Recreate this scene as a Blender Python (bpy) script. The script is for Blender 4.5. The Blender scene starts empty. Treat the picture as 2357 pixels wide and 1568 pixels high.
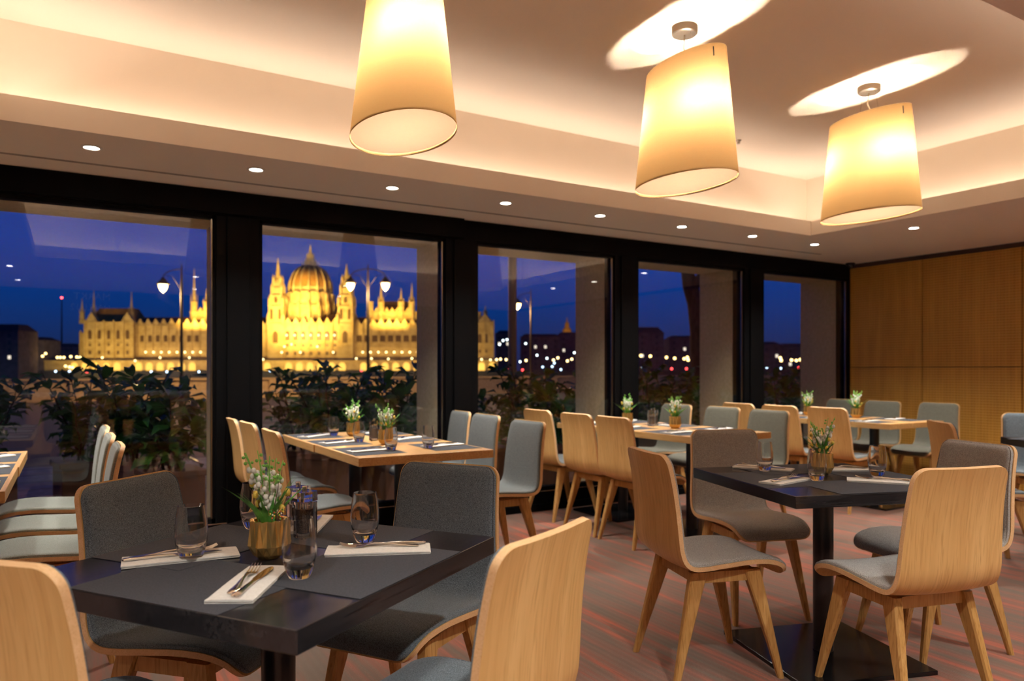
import bpy, bmesh, math, random
from mathutils import Vector, Matrix
PI = math.pi; R = math.radians
S = bpy.context.scene
C = S.collection
rnd = random.Random(7)
# ------------------------------------------------------------------ camera, sky, exposure
FPX, CX, HOR, CH, AZ = 1700.0, 1178.5, 850.0, 1.21, R(59.1)
cam = bpy.data.objects.new('camera', bpy.data.cameras.new('camera')); C.objects.link(cam)
cam.location = (0, 0, CH); cam.rotation_euler = (R(90), 0, AZ - R(90))
cam.data.sensor_width = 36; cam.data.lens = 36 * FPX / 2357; cam.data.shift_y = (HOR - 784) / 2357
cam.data.clip_end = 3000; cam.data.clip_start = 0.05
cam.data.dof.use_dof = True; cam.data.dof.focus_distance = 2.3; cam.data.dof.aperture_fstop = 3.0
S.camera = cam
S.view_settings.view_transform = 'Standard'; S.view_settings.look = 'None'
S.view_settings.exposure = 0.45; S.view_settings.gamma = 1.0
try: S.view_settings.use_curve_mapping = False
except Exception: pass
S.cycles.sample_clamp_indirect = 6.0
S.cycles.max_bounces = 24; S.cycles.transmission_bounces = 24; S.cycles.glossy_bounces = 8; S.cycles.diffuse_bounces = 5; S.cycles.transparent_max_bounces = 16

W = bpy.data.worlds.new('dusk'); S.world = W; W.use_nodes = True
nt = W.node_tree; nt.nodes.clear()
tc = nt.nodes.new('ShaderNodeTexCoord'); sep = nt.nodes.new('ShaderNodeSeparateXYZ'); rp = nt.nodes.new('ShaderNodeValToRGB')
bg = nt.nodes.new('ShaderNodeBackground'); wo = nt.nodes.new('ShaderNodeOutputWorld')
nt.links.new(tc.outputs['Generated'], sep.inputs[0]); nt.links.new(sep.outputs['Z'], rp.inputs[0])
nt.links.new(rp.outputs[0], bg.inputs[0]); nt.links.new(bg.outputs[0], wo.inputs[0])
cr = rp.color_ramp
cr.elements[0].position = 0.0; cr.elements[0].color = (0.012, 0.014, 0.06, 1)
cr.elements[1].position = 1.0; cr.elements[1].color = (0.0, 0.006, 0.06, 1)
for p, c in ((0.03, (0.006, 0.019, 0.09, 1)), (0.08, (0.002, 0.027, 0.16, 1)), (0.15, (0.0005, 0.036, 0.24, 1)), (0.35, (0.0, 0.020, 0.17, 1))):
    e = cr.elements.new(p); e.color = c
bg.inputs['Strength'].default_value = 0.95

def light(name, kind, loc, energy, color, rot=(0, 0, 0), parent=None, **kw):
    l = bpy.data.lights.new(name, kind); l.energy = energy; l.color = color
    for k, v in kw.items(): setattr(l, k, v)
    o = bpy.data.objects.new(name, l); C.objects.link(o); o.location = loc; o.rotation_euler = rot
    if parent: o.parent = parent
    return o
WARM = (1.0, 0.82, 0.62); NEUT = (1.0, 0.95, 0.87); COVE = (1.0, 0.83, 0.69)
P_PEND, P_SPOT, P_COVE, P_BACK = 62.0, 95.0, 1.9, 195.0
# cove strips lying on the coffer ledge, hidden behind the fascia (coffer x -0.32..5.72, y 1.28..4.32)
light('cove_strip_light', 'AREA', (2.7, 4.48, 2.465), P_COVE * 6.0, COVE, (R(205), 0, 0), shape='RECTANGLE', size=6.0, size_y=0.05)
light('cove_strip_light', 'AREA', (2.7, 1.12, 2.465), P_COVE * 6.0, COVE, (R(155), 0, 0), shape='RECTANGLE', size=6.0, size_y=0.05)
light('cove_strip_light', 'AREA', (5.88, 2.8, 2.465), P_COVE * 3.0, COVE, (0, R(155), 0), shape='RECTANGLE', size=0.05, size_y=3.0)
light('cove_strip_light', 'AREA', (-0.48, 2.8, 2.465), P_COVE * 3.0, COVE, (0, R(205), 0), shape='RECTANGLE', size=0.05, size_y=3.0)

def ray(u, v):
    V = Vector((math.cos(AZ), math.sin(AZ), 0)); Rt = Vector((math.sin(AZ), -math.cos(AZ), 0))
    return V + Rt * (u - CX) / FPX + Vector((0, 0, 1)) * (HOR - v) / FPX
def pd(u, v, d): return Vector((0, 0, CH)) + ray(u, v) * d

# ------------------------------------------------------------------ materials
MATS = {}
def newmat(name):
    m = bpy.data.materials.new(name); m.use_nodes = True; MATS[name] = m
    n = m.node_tree.nodes; return m, n, m.node_tree.links, n['Principled BSDF']
def plain(name, col, rough=0.5, metal=0.0, bump=0.0, bscale=200, **kw):
    m, n, l, b = newmat(name)
    b.inputs['Base Color'].default_value = (*col, 1); b.inputs['Roughness'].default_value = rough; b.inputs['Metallic'].default_value = metal
    for k, v in kw.items(): b.inputs[k].default_value = v
    t = n.new('ShaderNodeTexCoord'); ns = n.new('ShaderNodeTexNoise'); ns.inputs['Scale'].default_value = bscale
    l.new(t.outputs['Object'], ns.inputs['Vector'])
    if bump:
        bp = n.new('ShaderNodeBump'); bp.inputs['Strength'].default_value = bump; bp.inputs['Distance'].default_value = 0.001
        l.new(ns.outputs['Fac'], bp.inputs['Height']); l.new(bp.outputs[0], b.inputs['Normal'])
    return m
def twotone(name, c1, c2, scale, rough=0.9, bump=0.3, coords='Object', vec=(1, 1, 1), sheen=0.0, lo=0.35, hi=0.65, det=3.0, spec=0.3, dist=0.0):
    m, n, l, b = newmat(name)
    t = n.new('ShaderNodeTexCoord'); mp = n.new('ShaderNodeMapping'); mp.inputs['Scale'].default_value = vec
    ns = n.new('ShaderNodeTexNoise'); ns.inputs['Scale'].default_value = scale; ns.inputs['Detail'].default_value = det; ns.inputs['Distortion'].default_value = dist
    r = n.new('ShaderNodeValToRGB'); r.color_ramp.elements[0].position = lo; r.color_ramp.elements[1].position = hi
    r.color_ramp.elements[0].color = (*c1, 1); r.color_ramp.elements[1].color = (*c2, 1)
    l.new(t.outputs[coords], mp.inputs[0]); l.new(mp.outputs[0], ns.inputs['Vector']); l.new(ns.outputs['Fac'], r.inputs[0]); l.new(r.outputs[0], b.inputs['Base Color'])
    b.inputs['Roughness'].default_value = rough; b.inputs['Specular IOR Level'].default_value = spec
    b.inputs['Sheen Weight'].default_value = sheen
    bp = n.new('ShaderNodeBump'); bp.inputs['Strength'].default_value = bump; bp.inputs['Distance'].default_value = 0.001
    l.new(ns.outputs['Fac'], bp.inputs['Height']); l.new(bp.outputs[0], b.inputs['Normal'])
    return m
def wood(name, dark, mid, lite, coords='Object', vec=(1, 1, 1), rough=0.38, fine=70, spec=0.4):
    # long grain runs along the axis that vec makes slow
    m, n, l, b = newmat(name)
    t = n.new('ShaderNodeTexCoord'); mp = n.new('ShaderNodeMapping'); mp.inputs['Scale'].default_value = vec
    oi = n.new('ShaderNodeObjectInfo'); add = n.new('ShaderNodeVectorMath'); add.operation = 'ADD'
    sc = n.new('ShaderNodeVectorMath'); sc.operation = 'SCALE'; sc.inputs['Scale'].default_value = 9.0
    l.new(oi.outputs['Random'], sc.inputs[0]); l.new(t.outputs[coords], mp.inputs[0]); l.new(mp.outputs[0], add.inputs[0]); l.new(sc.outputs[0], add.inputs[1])
    a = n.new('ShaderNodeTexNoise'); a.inputs['Scale'].default_value = 7.0; a.inputs['Detail'].default_value = 3; a.inputs['Distortion'].default_value = 0.8
    f = n.new('ShaderNodeTexNoise'); f.inputs['Scale'].default_value = fine; f.inputs['Detail'].default_value = 2
    l.new(add.outputs[0], a.inputs['Vector']); l.new(add.outputs[0], f.inputs['Vector'])
    r = n.new('ShaderNodeValToRGB'); e = r.color_ramp.elements; e[0].position = 0.36; e[1].position = 0.66
    e[0].color = (*mid, 1); e[1].color = (*lite, 1); x = e.new(0.48); x.color = (*[(p + q) / 2 for p, q in zip(mid, lite)], 1)
    y = e.new(0.5); y.color = (*mid, 1)
    r2 = n.new('ShaderNodeValToRGB'); r2.color_ramp.elements[0].position = 0.30; r2.color_ramp.elements[1].position = 0.5
    r2.color_ramp.elements[0].color = (1, 1, 1, 1); r2.color_ramp.elements[1].color = (0, 0, 0, 1)
    mx = n.new('ShaderNodeMix'); mx.data_type = 'RGBA'; mx.inputs[7].default_value = (*dark, 1)
    l.new(a.outputs['Fac'], r.inputs[0]); l.new(f.outputs['Fac'], r2.inputs[0]); l.new(r2.outputs[0], mx.inputs[0]); l.new(r.outputs[0], mx.inputs[6])
    l.new(mx.outputs[2], b.inputs['Base Color']); b.inputs['Roughness'].default_value = rough; b.inputs['Specular IOR Level'].default_value = spec
    bp = n.new('ShaderNodeBump'); bp.inputs['Strength'].default_value = 0.15; bp.inputs['Distance'].default_value = 0.0006
    l.new(f.outputs['Fac'], bp.inputs['Height']); l.new(bp.outputs[0], b.inputs['Normal'])
    return m
def emit(name, col, strength):
    m, n, l, b = newmat(name); b.inputs['Base Color'].default_value = (0, 0, 0, 1)
    b.inputs['Emission Color'].default_value = (*col, 1); b.inputs['Emission Strength'].default_value = strength
    return m
def glassmat(name, col=(1, 1, 1), rough=0.0, ior=1.46):
    m, n, l, b = newmat(name)
    b.inputs['Base Color'].default_value = (*col, 1); b.inputs['Transmission Weight'].default_value = 1.0
    b.inputs['Roughness'].default_value = rough; b.inputs['IOR'].default_value = ior
    return m
oak_back = wood('oak_veneer', (0.54, 0.315, 0.11), (0.615, 0.37, 0.135), (0.72, 0.465, 0.19), 'UV', (1.6, 0.10, 1), rough=0.35, fine=90)
oak_edge = wood('plywood_edge', (0.64, 0.38, 0.18), (0.70, 0.44, 0.22), (0.76, 0.50, 0.27), 'Object', (1, 6, 6), rough=0.45, fine=40)
oak_leg = wood('oak_leg', (0.34, 0.17, 0.045), (0.45, 0.245, 0.075), (0.56, 0.33, 0.12), 'Object', (2.5, 2.5, 0.16), rough=0.4, fine=60)
oak_top = wood('oak_tabletop', (0.42, 0.22, 0.075), (0.52, 0.29, 0.105), (0.61, 0.37, 0.15), 'Object', (1.8, 0.12, 1.8), rough=0.33, fine=60)
black_wood = wood('black_stained_wood', (0.006, 0.006, 0.008), (0.013, 0.013, 0.016), (0.024, 0.023, 0.026), 'Object', (0.12, 2.0, 2.0), rough=0.20, fine=70, spec=0.6)
fab_char = twotone('charcoal_fabric', (0.058, 0.076, 0.092), (0.19, 0.235, 0.27), 420, 0.95, 0.5, sheen=0.15)
fab_grey = twotone('grey_fabric', (0.075, 0.085, 0.086), (0.17, 0.185, 0.185), 380, 0.95, 0.4, sheen=0.15)
fab_taupe = twotone('taupe_fabric', (0.19, 0.182, 0.170), (0.46, 0.445, 0.42), 400, 0.95, 0.5, sheen=0.15)
fab_olive = twotone('olive_grey_fabric', (0.080, 0.079, 0.060), (0.18, 0.175, 0.14), 380, 0.95, 0.4, sheen=0.15)
fab_pale = twotone('pale_grey_fabric', (0.13, 0.14, 0.12), (0.27, 0.28, 0.25), 380, 0.95, 0.4, sheen=0.15)
mat_paper = twotone('slate_placemat', (0.052, 0.056, 0.067), (0.070, 0.075, 0.088), 300, 0.95, 0.15, spec=0.12)
napkin_m = twotone('napkin_paper', (0.70, 0.69, 0.64), (0.78, 0.77, 0.72), 120, 0.85, 0.2)
steel = plain('steel', (0.72, 0.68, 0.62), 0.14, 1.0)
brushed = plain('brushed_steel', (0.42, 0.38, 0.33), 0.32, 1.0, 0.2, 90)
chrome = plain('polished_chrome', (0.8, 0.76, 0.7), 0.08, 1.0)
gold = plain('gold_glaze', (1.0, 0.70, 0.26), 0.26, 1.0)
black_metal = plain('black_metal', (0.010, 0.010, 0.012), 0.32, 0.0, 0.05, 60)
frame_black = plain('black_frame', (0.004, 0.004, 0.0045), 0.45, 0.0, 0.1, 40, **{'Specular IOR Level': 0.04})
plaster = plain('ceiling_paint', (0.88, 0.79, 0.68), 0.85, 0, 0.05, 50)
wall_paint = plain('wall_paint', (0.50, 0.42, 0.33), 0.85, 0, 0.05, 50)
dark_groove = plain('dark_groove', (0.10, 0.07, 0.045), 0.7)
ext_render = twotone('facade_render', (0.60, 0.46, 0.26), (0.70, 0.54, 0.32), 30, 0.9, 0.4)
glass = glassmat('clear_glass')
acrylic = glassmat('clear_acrylic', (1, 0.99, 0.98), 0.0, 1.49)
pepper = twotone('peppercorns', (0.08, 0.048, 0.030), (0.30, 0.20, 0.13), 350, 0.9, 1.0, lo=0.45, hi=0.6)
salt = twotone('coarse_salt', (0.60, 0.52, 0.46), (0.80, 0.72, 0.66), 250, 0.7, 1.0)
leaf_m = twotone('blade_green', (0.05, 0.22, 0.03), (0.16, 0.48, 0.08), 40, 0.5, 0.1, spec=0.5)
bud_m = plain('bud_green', (0.20, 0.50, 0.08), 0.6)
bell_m = plain('bell_white', (0.80, 0.78, 0.70), 0.6, **{'Subsurface Weight': 0.0})
catkin_m = twotone('catkin_yellow', (0.70, 0.42, 0.05), (0.85, 0.68, 0.16), 300, 0.9, 0.8)
twig_m = plain('twig_brown', (0.10, 0.045, 0.03), 0.8, 0, 0.5, 200)
soil_m = plain('moss', (0.05, 0.06, 0.02), 0.95, 0, 1.0, 200)
shrub_m = twotone('shrub_leaf', (0.012, 0.075, 0.012), (0.055, 0.23, 0.035), 9, 0.35, 0.2, spec=0.5)
bark_m = twotone('bark', (0.025, 0.017, 0.010), (0.07, 0.045, 0.03), 18, 0.95, 1.0, vec=(1, 1, 0.3))
spot_glow = emit('downlight_lens', (1.0, 0.93, 0.82), 30)
white_trim = plain('white_trim', (0.75, 0.72, 0.66), 0.4)
white_china = plain('white_china', (0.75, 0.75, 0.75), 0.2)

# carpet: long streaks of terracotta and taupe running away towards the windows, fine herringbone weave
m, n, l, b = newmat('striped_carpet'); carpet = m
t = n.new('ShaderNodeTexCoord')
mp = n.new('ShaderNodeMapping'); mp.inputs['Scale'].default_value = (13, 0.8, 1); l.new(t.outputs['Object'], mp.inputs[0])
s1 = n.new('ShaderNodeTexNoise'); s1.inputs['Scale'].default_value = 1.0; s1.inputs['Detail'].default_value = 4; s1.inputs['Roughness'].default_value = 0.65
l.new(mp.outputs[0], s1.inputs['Vector'])
r1 = n.new('ShaderNodeValToRGB'); e = r1.color_ramp.elements
e[0].position = 0.38; e[0].color = (0.130, 0.096, 0.072, 1); e[1].position = 0.66; e[1].color = (0.42, 0.098, 0.048, 1)
x = e.new(0.50); x.color = (0.19, 0.095, 0.066, 1); x = e.new(0.56); x.color = (0.23, 0.085, 0.054, 1)
l.new(s1.outputs['Fac'], r1.inputs[0])
sp = n.new('ShaderNodeSeparateXYZ'); l.new(t.outputs['Object'], sp.inputs[0])
def mth(op, a=None, b_=None, va=0.0, vb=0.0, n=n, l=l):
    q = n.new('ShaderNodeMath'); q.operation = op
    if a is not None: l.new(a, q.inputs[0])
    else: q.inputs[0].default_value = va
    if b_ is not None: l.new(b_, q.inputs[1])
    else: q.inputs[1].default_value = vb
    return q.outputs[0]
zx = mth('PINGPONG', sp.outputs['X'], vb=0.018)            # chevron rows
hb = mth('ADD', sp.outputs['Y'], zx)
hb = mth('SINE', mth('MULTIPLY', hb, vb=2 * PI / 0.007))
pass
mixh = n.new('ShaderNodeMix'); mixh.data_type = 'RGBA'; mixh.inputs[7].default_value = (0.10, 0.075, 0.065, 1)
fac = mth('MULTIPLY', mth('MAXIMUM', hb, vb=0.0), vb=0.40)
l.new(fac, mixh.inputs[0]); l.new(r1.outputs[0], mixh.inputs[6]); l.new(mixh.outputs[2], b.inputs['Base Color'])
b.inputs['Roughness'].default_value = 0.95; b.inputs['Specular IOR Level'].default_value = 0.15; b.inputs['Sheen Weight'].default_value = 0.2
bp = n.new('ShaderNodeBump'); bp.inputs['Strength'].default_value = 0.4; bp.inputs['Distance'].default_value = 0.001; l.new(hb, bp.inputs['Height']); l.new(bp.outputs[0], b.inputs['Normal'])

# slatted wood wall lining: fine horizontal grooves crossed by small vertical ticks
m, n, l, b = newmat('slatted_wood'); slat_wood = m
t = n.new('ShaderNodeTexCoord'); sp = n.new('ShaderNodeSeparateXYZ'); l.new(t.outputs['Object'], sp.inputs[0])
gz = mth('FRACT', mth('MULTIPLY', sp.outputs['Z'], vb=1 / 0.0265, n=n, l=l), n=n, l=l)
gy = mth('FRACT', mth('MULTIPLY', sp.outputs['Y'], vb=1 / 0.0300, n=n, l=l), n=n, l=l)
lz = mth('LESS_THAN', gz, vb=0.20, n=n, l=l); ly = mth('LESS_THAN', gy, vb=0.22, n=n, l=l)
ns = n.new('ShaderNodeTexNoise'); ns.inputs['Scale'].default_value = 2.2; ns.inputs['Detail'].default_value = 3
mp = n.new('ShaderNodeMapping'); mp.inputs['Scale'].default_value = (1, 6, 0.7); l.new(t.outputs['Object'], mp.inputs[0]); l.new(mp.outputs[0], ns.inputs['Vector'])
r1 = n.new('ShaderNodeValToRGB'); e = r1.color_ramp.elements; e[0].position = 0.35; e[0].color = (0.40, 0.195, 0.022, 1); e[1].position = 0.7; e[1].color = (0.52, 0.27, 0.036, 1)
l.new(ns.outputs['Fac'], r1.inputs[0])
m1 = n.new('ShaderNodeMix'); m1.data_type = 'RGBA'; m1.inputs[7].default_value = (0.62, 0.36, 0.11, 1)
l.new(mth('MULTIPLY', lz, vb=0.65, n=n, l=l), m1.inputs[0]); l.new(r1.outputs[0], m1.inputs[6])
m2 = n.new('ShaderNodeMix'); m2.data_type = 'RGBA'; m2.inputs[7].default_value = (0.20, 0.085, 0.015, 1)
notz = mth('SUBTRACT', None, lz, va=1.0, n=n, l=l)
l.new(mth('MULTIPLY', mth('MULTIPLY', ly, notz, n=n, l=l), vb=0.38, n=n, l=l), m2.inputs[0]); l.new(m1.outputs[2], m2.inputs[6]); l.new(m2.outputs[2], b.inputs['Base Color'])
b.inputs['Roughness'].default_value = 0.5

# window glazing: clear with a mirror-like reflection that grows at grazing angles
m, n, l, b = newmat('window_glazing'); glazing = m
out = n['Material Output']; n.remove(b)
tr = n.new('ShaderNodeBsdfTransparent'); tr.inputs[0].default_value = (0.93, 0.95, 0.95, 1)
gl = n.new('ShaderNodeBsdfGlossy'); gl.inputs['Roughness'].default_value = 0.0; gl.inputs['Color'].default_value = (1, 1, 1, 1)
lw = n.new('ShaderNodeLayerWeight'); lw.inputs['Blend'].default_value = 0.5
p5 = mth('POWER', lw.outputs['Facing'], vb=5.0, n=n, l=l); fr_ = mth('MULTIPLY_ADD', p5, vb=0.90, n=n, l=l); fr_.node.inputs[2].default_value = 0.048
mx = n.new('ShaderNodeMixShader'); l.new(fr_, mx.inputs[0]); l.new(tr.outputs[0], mx.inputs[1]); l.new(gl.outputs[0], mx.inputs[2]); l.new(mx.outputs[0], out.inputs['Surface'])

# pendant shade: translucent ribbed laminate
def translucent(name, col, col2, fac, rib=0.0):
    m, n, l, b = newmat(name); out = n['Material Output']; n.remove(b)
    d = n.new('ShaderNodeBsdfDiffuse'); d.inputs['Color'].default_value = (*col2, 1)
    t_ = n.new('ShaderNodeBsdfTranslucent'); t_.inputs['Color'].default_value = (*col, 1)
    mx = n.new('ShaderNodeMixShader'); mx.inputs[0].default_value = fac
    l.new(d.outputs[0], mx.inputs[1]); l.new(t_.outputs[0], mx.inputs[2]); l.new(mx.outputs[0], out.inputs['Surface'])
    if rib:
        tc_ = n.new('ShaderNodeTexCoord'); s_ = n.new('ShaderNodeSeparateXYZ'); l.new(tc_.outputs['Object'], s_.inputs[0])
        ns_ = n.new('ShaderNodeTexNoise'); ns_.inputs['Scale'].default_value = 1.0
        mp_ = n.new('ShaderNodeMapping'); mp_.inputs['Scale'].default_value = (3, 3, 260); l.new(tc_.outputs['Object'], mp_.inputs[0]); l.new(mp_.outputs[0], ns_.inputs['Vector'])
        rr = n.new('ShaderNodeValToRGB'); rr.color_ramp.elements[0].position = 0.35; rr.color_ramp.elements[1].position = 0.65
        rr.color_ramp.elements[0].color = (*[c * 0.90 for c in col], 1); rr.color_ramp.elements[1].color = (*col, 1)
        l.new(ns_.outputs['Fac'], rr.inputs[0]); l.new(rr.outputs[0], t_.inputs['Color'])
    return m
shade_m = translucent('shade_laminate', (0.105, 0.063, 0.027), (0.62, 0.42, 0.20), 0.5, 1)
diff_m = translucent('shade_diffuser', (0.105, 0.074, 0.053), (0.8, 0.72, 0.62), 0.5)

# ------------------------------------------------------------------ mesh helpers
class MB:
    def __init__(s): s.v = []; s.f = []; s.m = []; s.uv = {}
    def add(s, vs, fs, mi=0, M=None):
        o = len(s.v)
        s.v += [tuple(M @ Vector(p)) if M else tuple(p) for p in vs]
        s.f += [tuple(i + o for i in f) for f in fs]; s.m += [mi] * len(fs); return o
    def box(s, x0, x1, y0, y1, z0, z1, mi=0, M=None):
        s.add([(x0, y0, z0), (x1, y0, z0), (x1, y1, z0), (x0, y1, z0), (x0, y0, z1), (x1, y0, z1), (x1, y1, z1), (x0, y1, z1)],
              [(0, 3, 2, 1), (4, 5, 6, 7), (0, 1, 5, 4), (1, 2, 6, 5), (2, 3, 7, 6), (3, 0, 4, 7)], mi, M)
    def prism(s, pts, z0, z1, mi=0, M=None):
        k = len(pts)
        s.add([(x, y, z0) for x, y in pts] + [(x, y, z1) for x, y in pts],
              [tuple(range(k))[::-1], tuple(range(k, 2 * k))] + [(i, (i + 1) % k, k + (i + 1) % k, k + i) for i in range(k)], mi, M)
    def lathe(s, prof, k=32, mi=0, M=None, sx=1.0, sy=1.0, cap0=False, cap1=False):
        vs = []; fs = []
        for r_, z in prof:
            for i in range(k):
                a = 2 * PI * i / k; vs.append((r_ * math.cos(a) * sx, r_ * math.sin(a) * sy, z))
        for j in range(len(prof) - 1):
            for i in range(k):
                i2 = (i + 1) % k; fs.append((j * k + i, j * k + i2, (j + 1) * k + i2, (j + 1) * k + i))
        if cap0: fs.append(tuple(range(k))[::-1])
        if cap1: fs.append(tuple((len(prof) - 1) * k + i for i in range(k)))
        s.add(vs, fs, mi, M)
    def tube(s, pts, rs, k=8, mi=0, M=None, cap=True):
        pts = [Vector(p) for p in pts]
        if not isinstance(rs, (list, tuple)): rs = [rs] * len(pts)
        vs = []; fs = []; up = Vector((0, 0, 1))
        prev = None
        for i, p in enumerate(pts):
            t_ = (pts[min(i + 1, len(pts) - 1)] - pts[max(i - 1, 0)]).normalized()
            a = prev if prev is not None else (up if abs(t_.z) < 0.9 else Vector((1, 0, 0)))
            a = (a - t_ * a.dot(t_)); a = a.normalized() if a.length > 1e-6 else t_.orthogonal().normalized()
            prev = a; c = t_.cross(a)
            for j in range(k):
                w = 2 * PI * j / k; vs.append(p + (a * math.cos(w) + c * math.sin(w)) * rs[i])
        for i in range(len(pts) - 1):
            for j in range(k):
                j2 = (j + 1) % k; fs.append((i * k + j, i * k + j2, (i + 1) * k + j2, (i + 1) * k + j))
        if cap: fs.append(tuple(range(k))[::-1]); fs.append(tuple((len(pts) - 1) * k + j for j in range(k)))
        s.add(vs, fs, mi, M)
    def ball(s, c, r_, k=8, h=5, mi=0, sz=1.0, M=None):
        prof = [(max(1e-5, math.sin(PI * j / h)) * r_, -math.cos(PI * j / h) * r_ * sz) for j in range(h + 1)]
        T = Matrix.Translation(c); s.lathe(prof, k, mi, (M @ T) if M else T)
    def mesh(s, name, mats, smooth=False, sharp=None, uvs=None):
        me = bpy.data.meshes.new(name); me.from_pydata([tuple(v) for v in s.v], [], s.f)
        for mm in (mats if isinstance(mats, (list, tuple)) else [mats]): me.materials.append(mm)
        me.polygons.foreach_set('material_index', s.m)
        if uvs:
            ul = me.uv_layers.new(name='UVMap')
            for lp in me.loops: ul.data[lp.index].uv = uvs[lp.vertex_index]
        bmm = bmesh.new(); bmm.from_mesh(me); bmesh.ops.recalc_face_normals(bmm, faces=bmm.faces)
        bmm.to_mesh(me); bmm.free()
        if smooth:
            me.polygons.foreach_set('use_smooth', [True] * len(me.polygons))
            if sharp: me.set_sharp_from_angle(angle=R(sharp))
        me.update(); return me
    def build(s, name, mats, parent=None, smooth=False, sharp=None, loc=None, rz=None, bevel=0, uvs=None):
        o = bpy.data.objects.new(name, s.mesh(name, mats, smooth, sharp, uvs)); C.objects.link(o)
        if loc is not None: o.location = loc
        if rz is not None: o.rotation_euler = (0, 0, rz)
        if parent is not None: o.parent = parent
        if bevel:
            bv = o.modifiers.new('bevel', 'BEVEL'); bv.width = bevel; bv.segments = 2; bv.limit_method = 'ANGLE'
        return o
def tag(o, label, cat, group=None, kind=None):
    o['label'] = label; o['category'] = cat
    if group: o['group'] = group
    if kind: o['kind'] = kind
    return o
def thing(name, loc=(0, 0, 0), rz=0.0):
    o = bpy.data.objects.new(name, None); C.objects.link(o); o.location = loc; o.rotation_euler = (0, 0, rz); o.empty_display_size = 0.1; return o
def struct(o, label=None):
    o['kind'] = 'structure'
    if label: o['label'] = label
    return o
def put(parent, name, mesh, loc=(0, 0, 0), rot=(0, 0, 0), scale=(1, 1, 1)):
    o = bpy.data.objects.new(name, mesh); C.objects.link(o); o.parent = parent; o.location = loc; o.rotation_euler = rot; o.scale = scale; return o
def copy_tree(o, parent=None):
    c = o.copy(); C.objects.link(c); c.parent = parent
    for ch in list(o.children): copy_tree(ch, c)
    return c
def dup(proto, used, loc, rz, label=None, cat=None, group=None):
    o = proto if not used else copy_tree(proto)
    used.append(1); o.location = loc; o.rotation_euler = (0, 0, rz)
    if label: o['label'] = label
    if cat: o['category'] = cat
    if group: o['group'] = group
    return o

# ------------------------------------------------------------------ room shell
XL, XR, YB, YF = -4.3, 7.707, -2.3, 5.296
ZS, ZC = 2.413, 2.98
cx0, cx1, cy0, cy1 = -0.32, 5.72, 1.28, 4.32
q = MB(); q.box(XL, XR, YB, YF, -0.08, 0); struct(q.build('floor', carpet))
q = MB()   # ceiling: soffit ring with ledge, coffer sides and raised field
LED = 0.20
q.box(XL, XR, cy1, 5.48, ZS, ZS + 0.03); q.box(XL, XR, YB, cy0, ZS, ZS + 0.03)
q.box(XL, cx0, cy0, cy1, ZS, ZS + 0.03); q.box(cx1, XR, cy0, cy1, ZS, ZS + 0.03)
for a in ((cx0 - .02, cx1 + .02, cy1, cy1 + .02), (cx0 - .02, cx1 + .02, cy0 - .02, cy0), (cx0 - .02, cx0, cy0, cy1), (cx1, cx1 + .02, cy0, cy1)):
    q.box(*a, ZS + .0301, 2.542)
a0, a1, b0, b1 = cx0 - LED, cx1 + LED, cy0 - LED, cy1 + LED
q.box(a0 - .05, a1 + .05, b1, b1 + .05, ZS + .03, ZC); q.box(a0 - .05, a1 + .05, b0 - .05, b0, ZS + .03, ZC)
q.box(a0 - .05, a0, b0, b1, ZS + .03, ZC); q.box(a1, a1 + .05, b0, b1, ZS + .03, ZC)
q.box(a0 - .05, a1 + .05, b0 - .05, b1 + .05, ZC, ZC + .05)
ceil = struct(q.build('ceiling', plaster))
q = MB(); q.box(-4.0, 6.75, 4.965, 4.972, ZS - .0015, ZS); q.box(-4.0, 6.75, 4.985, 4.992, ZS - .0015, ZS); struct(q.build('trim_1', dark_groove), 'thin dark air slot in the ceiling along the windows')
# right wall lined with grooved wood panels
q = MB()
for y0_, y1_ in ((4.462, 5.296), (3.510, 4.454), (2.558, 3.502), (1.606, 2.550), (0.654, 1.598), (-0.298, 0.646), (-1.25, -0.306), (-2.3, -1.258)):
    q.box(XR, XR + .03, y0_, y1_, 0.0, 1.228); q.box(XR, XR + .03, y0_, y1_, 1.234, 2.365)
wr = struct(q.build('wall_right', slat_wood), 'wall lined with grooved honey-brown wood panels')
q = MB(); q.box(XR + .031, XR + .2, YB, 5.5, 0, 2.6); struct(q.build('wall_right_backing', plain('wall_backing', (0.10, 0.06, 0.03), 0.8), wr))
q = MB(); q.box(XL, XR, YB - .1, YB, 0, 2.6); struct(q.build('wall_back', plain('dark_wall_paint', (0.05, 0.055, 0.07), 0.8)))
q = MB(); q.box(XL - .1, XL, YB - .1, 5.5, 0, 2.6); struct(q.build('wall_left', wall_paint))
# window wall: black mullions, head and plinth
bays = [(-4.29, -2.575), (-2.575 + .285, -0.865), (-0.58, 0.844), (1.130, 2.557), (2.838, 4.266), (4.539, 5.961), (6.256, 7.667)]
q = MB()
q.box(XL, 2.702, YF - .045, YF + .03, 2.26, 2.437 - .025); q.box(XL, XR, YF, YF + .12, 2.25, 2.411)
q.box(XL, XR, YF - .01, YF + .14, 0.0, 0.165); q.box(XL, XR, YF - .02, YF, 0.0, 0.06)
edges = [XL] + [e_ for b_ in bays for e_ in b_] + [XR]
for i in range(0, len(edges), 2):
    x0_, x1_ = edges[i], edges[i + 1]
    if x1_ - x0_ < 0.02: continue
    q.box(x0_, x1_, YF + .0, YF + .16, 0.165, 2.25)
    if x1_ - x0_ > .15:
        xm = (x0_ + x1_) / 2; q.box(xm - .075, xm + .075, YF - .02, YF, 0.165, 2.25)
struct(q.build('wall_front', frame_black, bevel=0.003), 'black metal window wall with wide mullions')
q = MB(); q.box(XL, XR, YF - .012, YF - .008, 0.165, 0.169); q.box(XL, XR, YF - .008, YF + .02, 0.165, 0.1695); struct(q.build('trim_2', steel), 'thin steel line along the window plinth')
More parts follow.
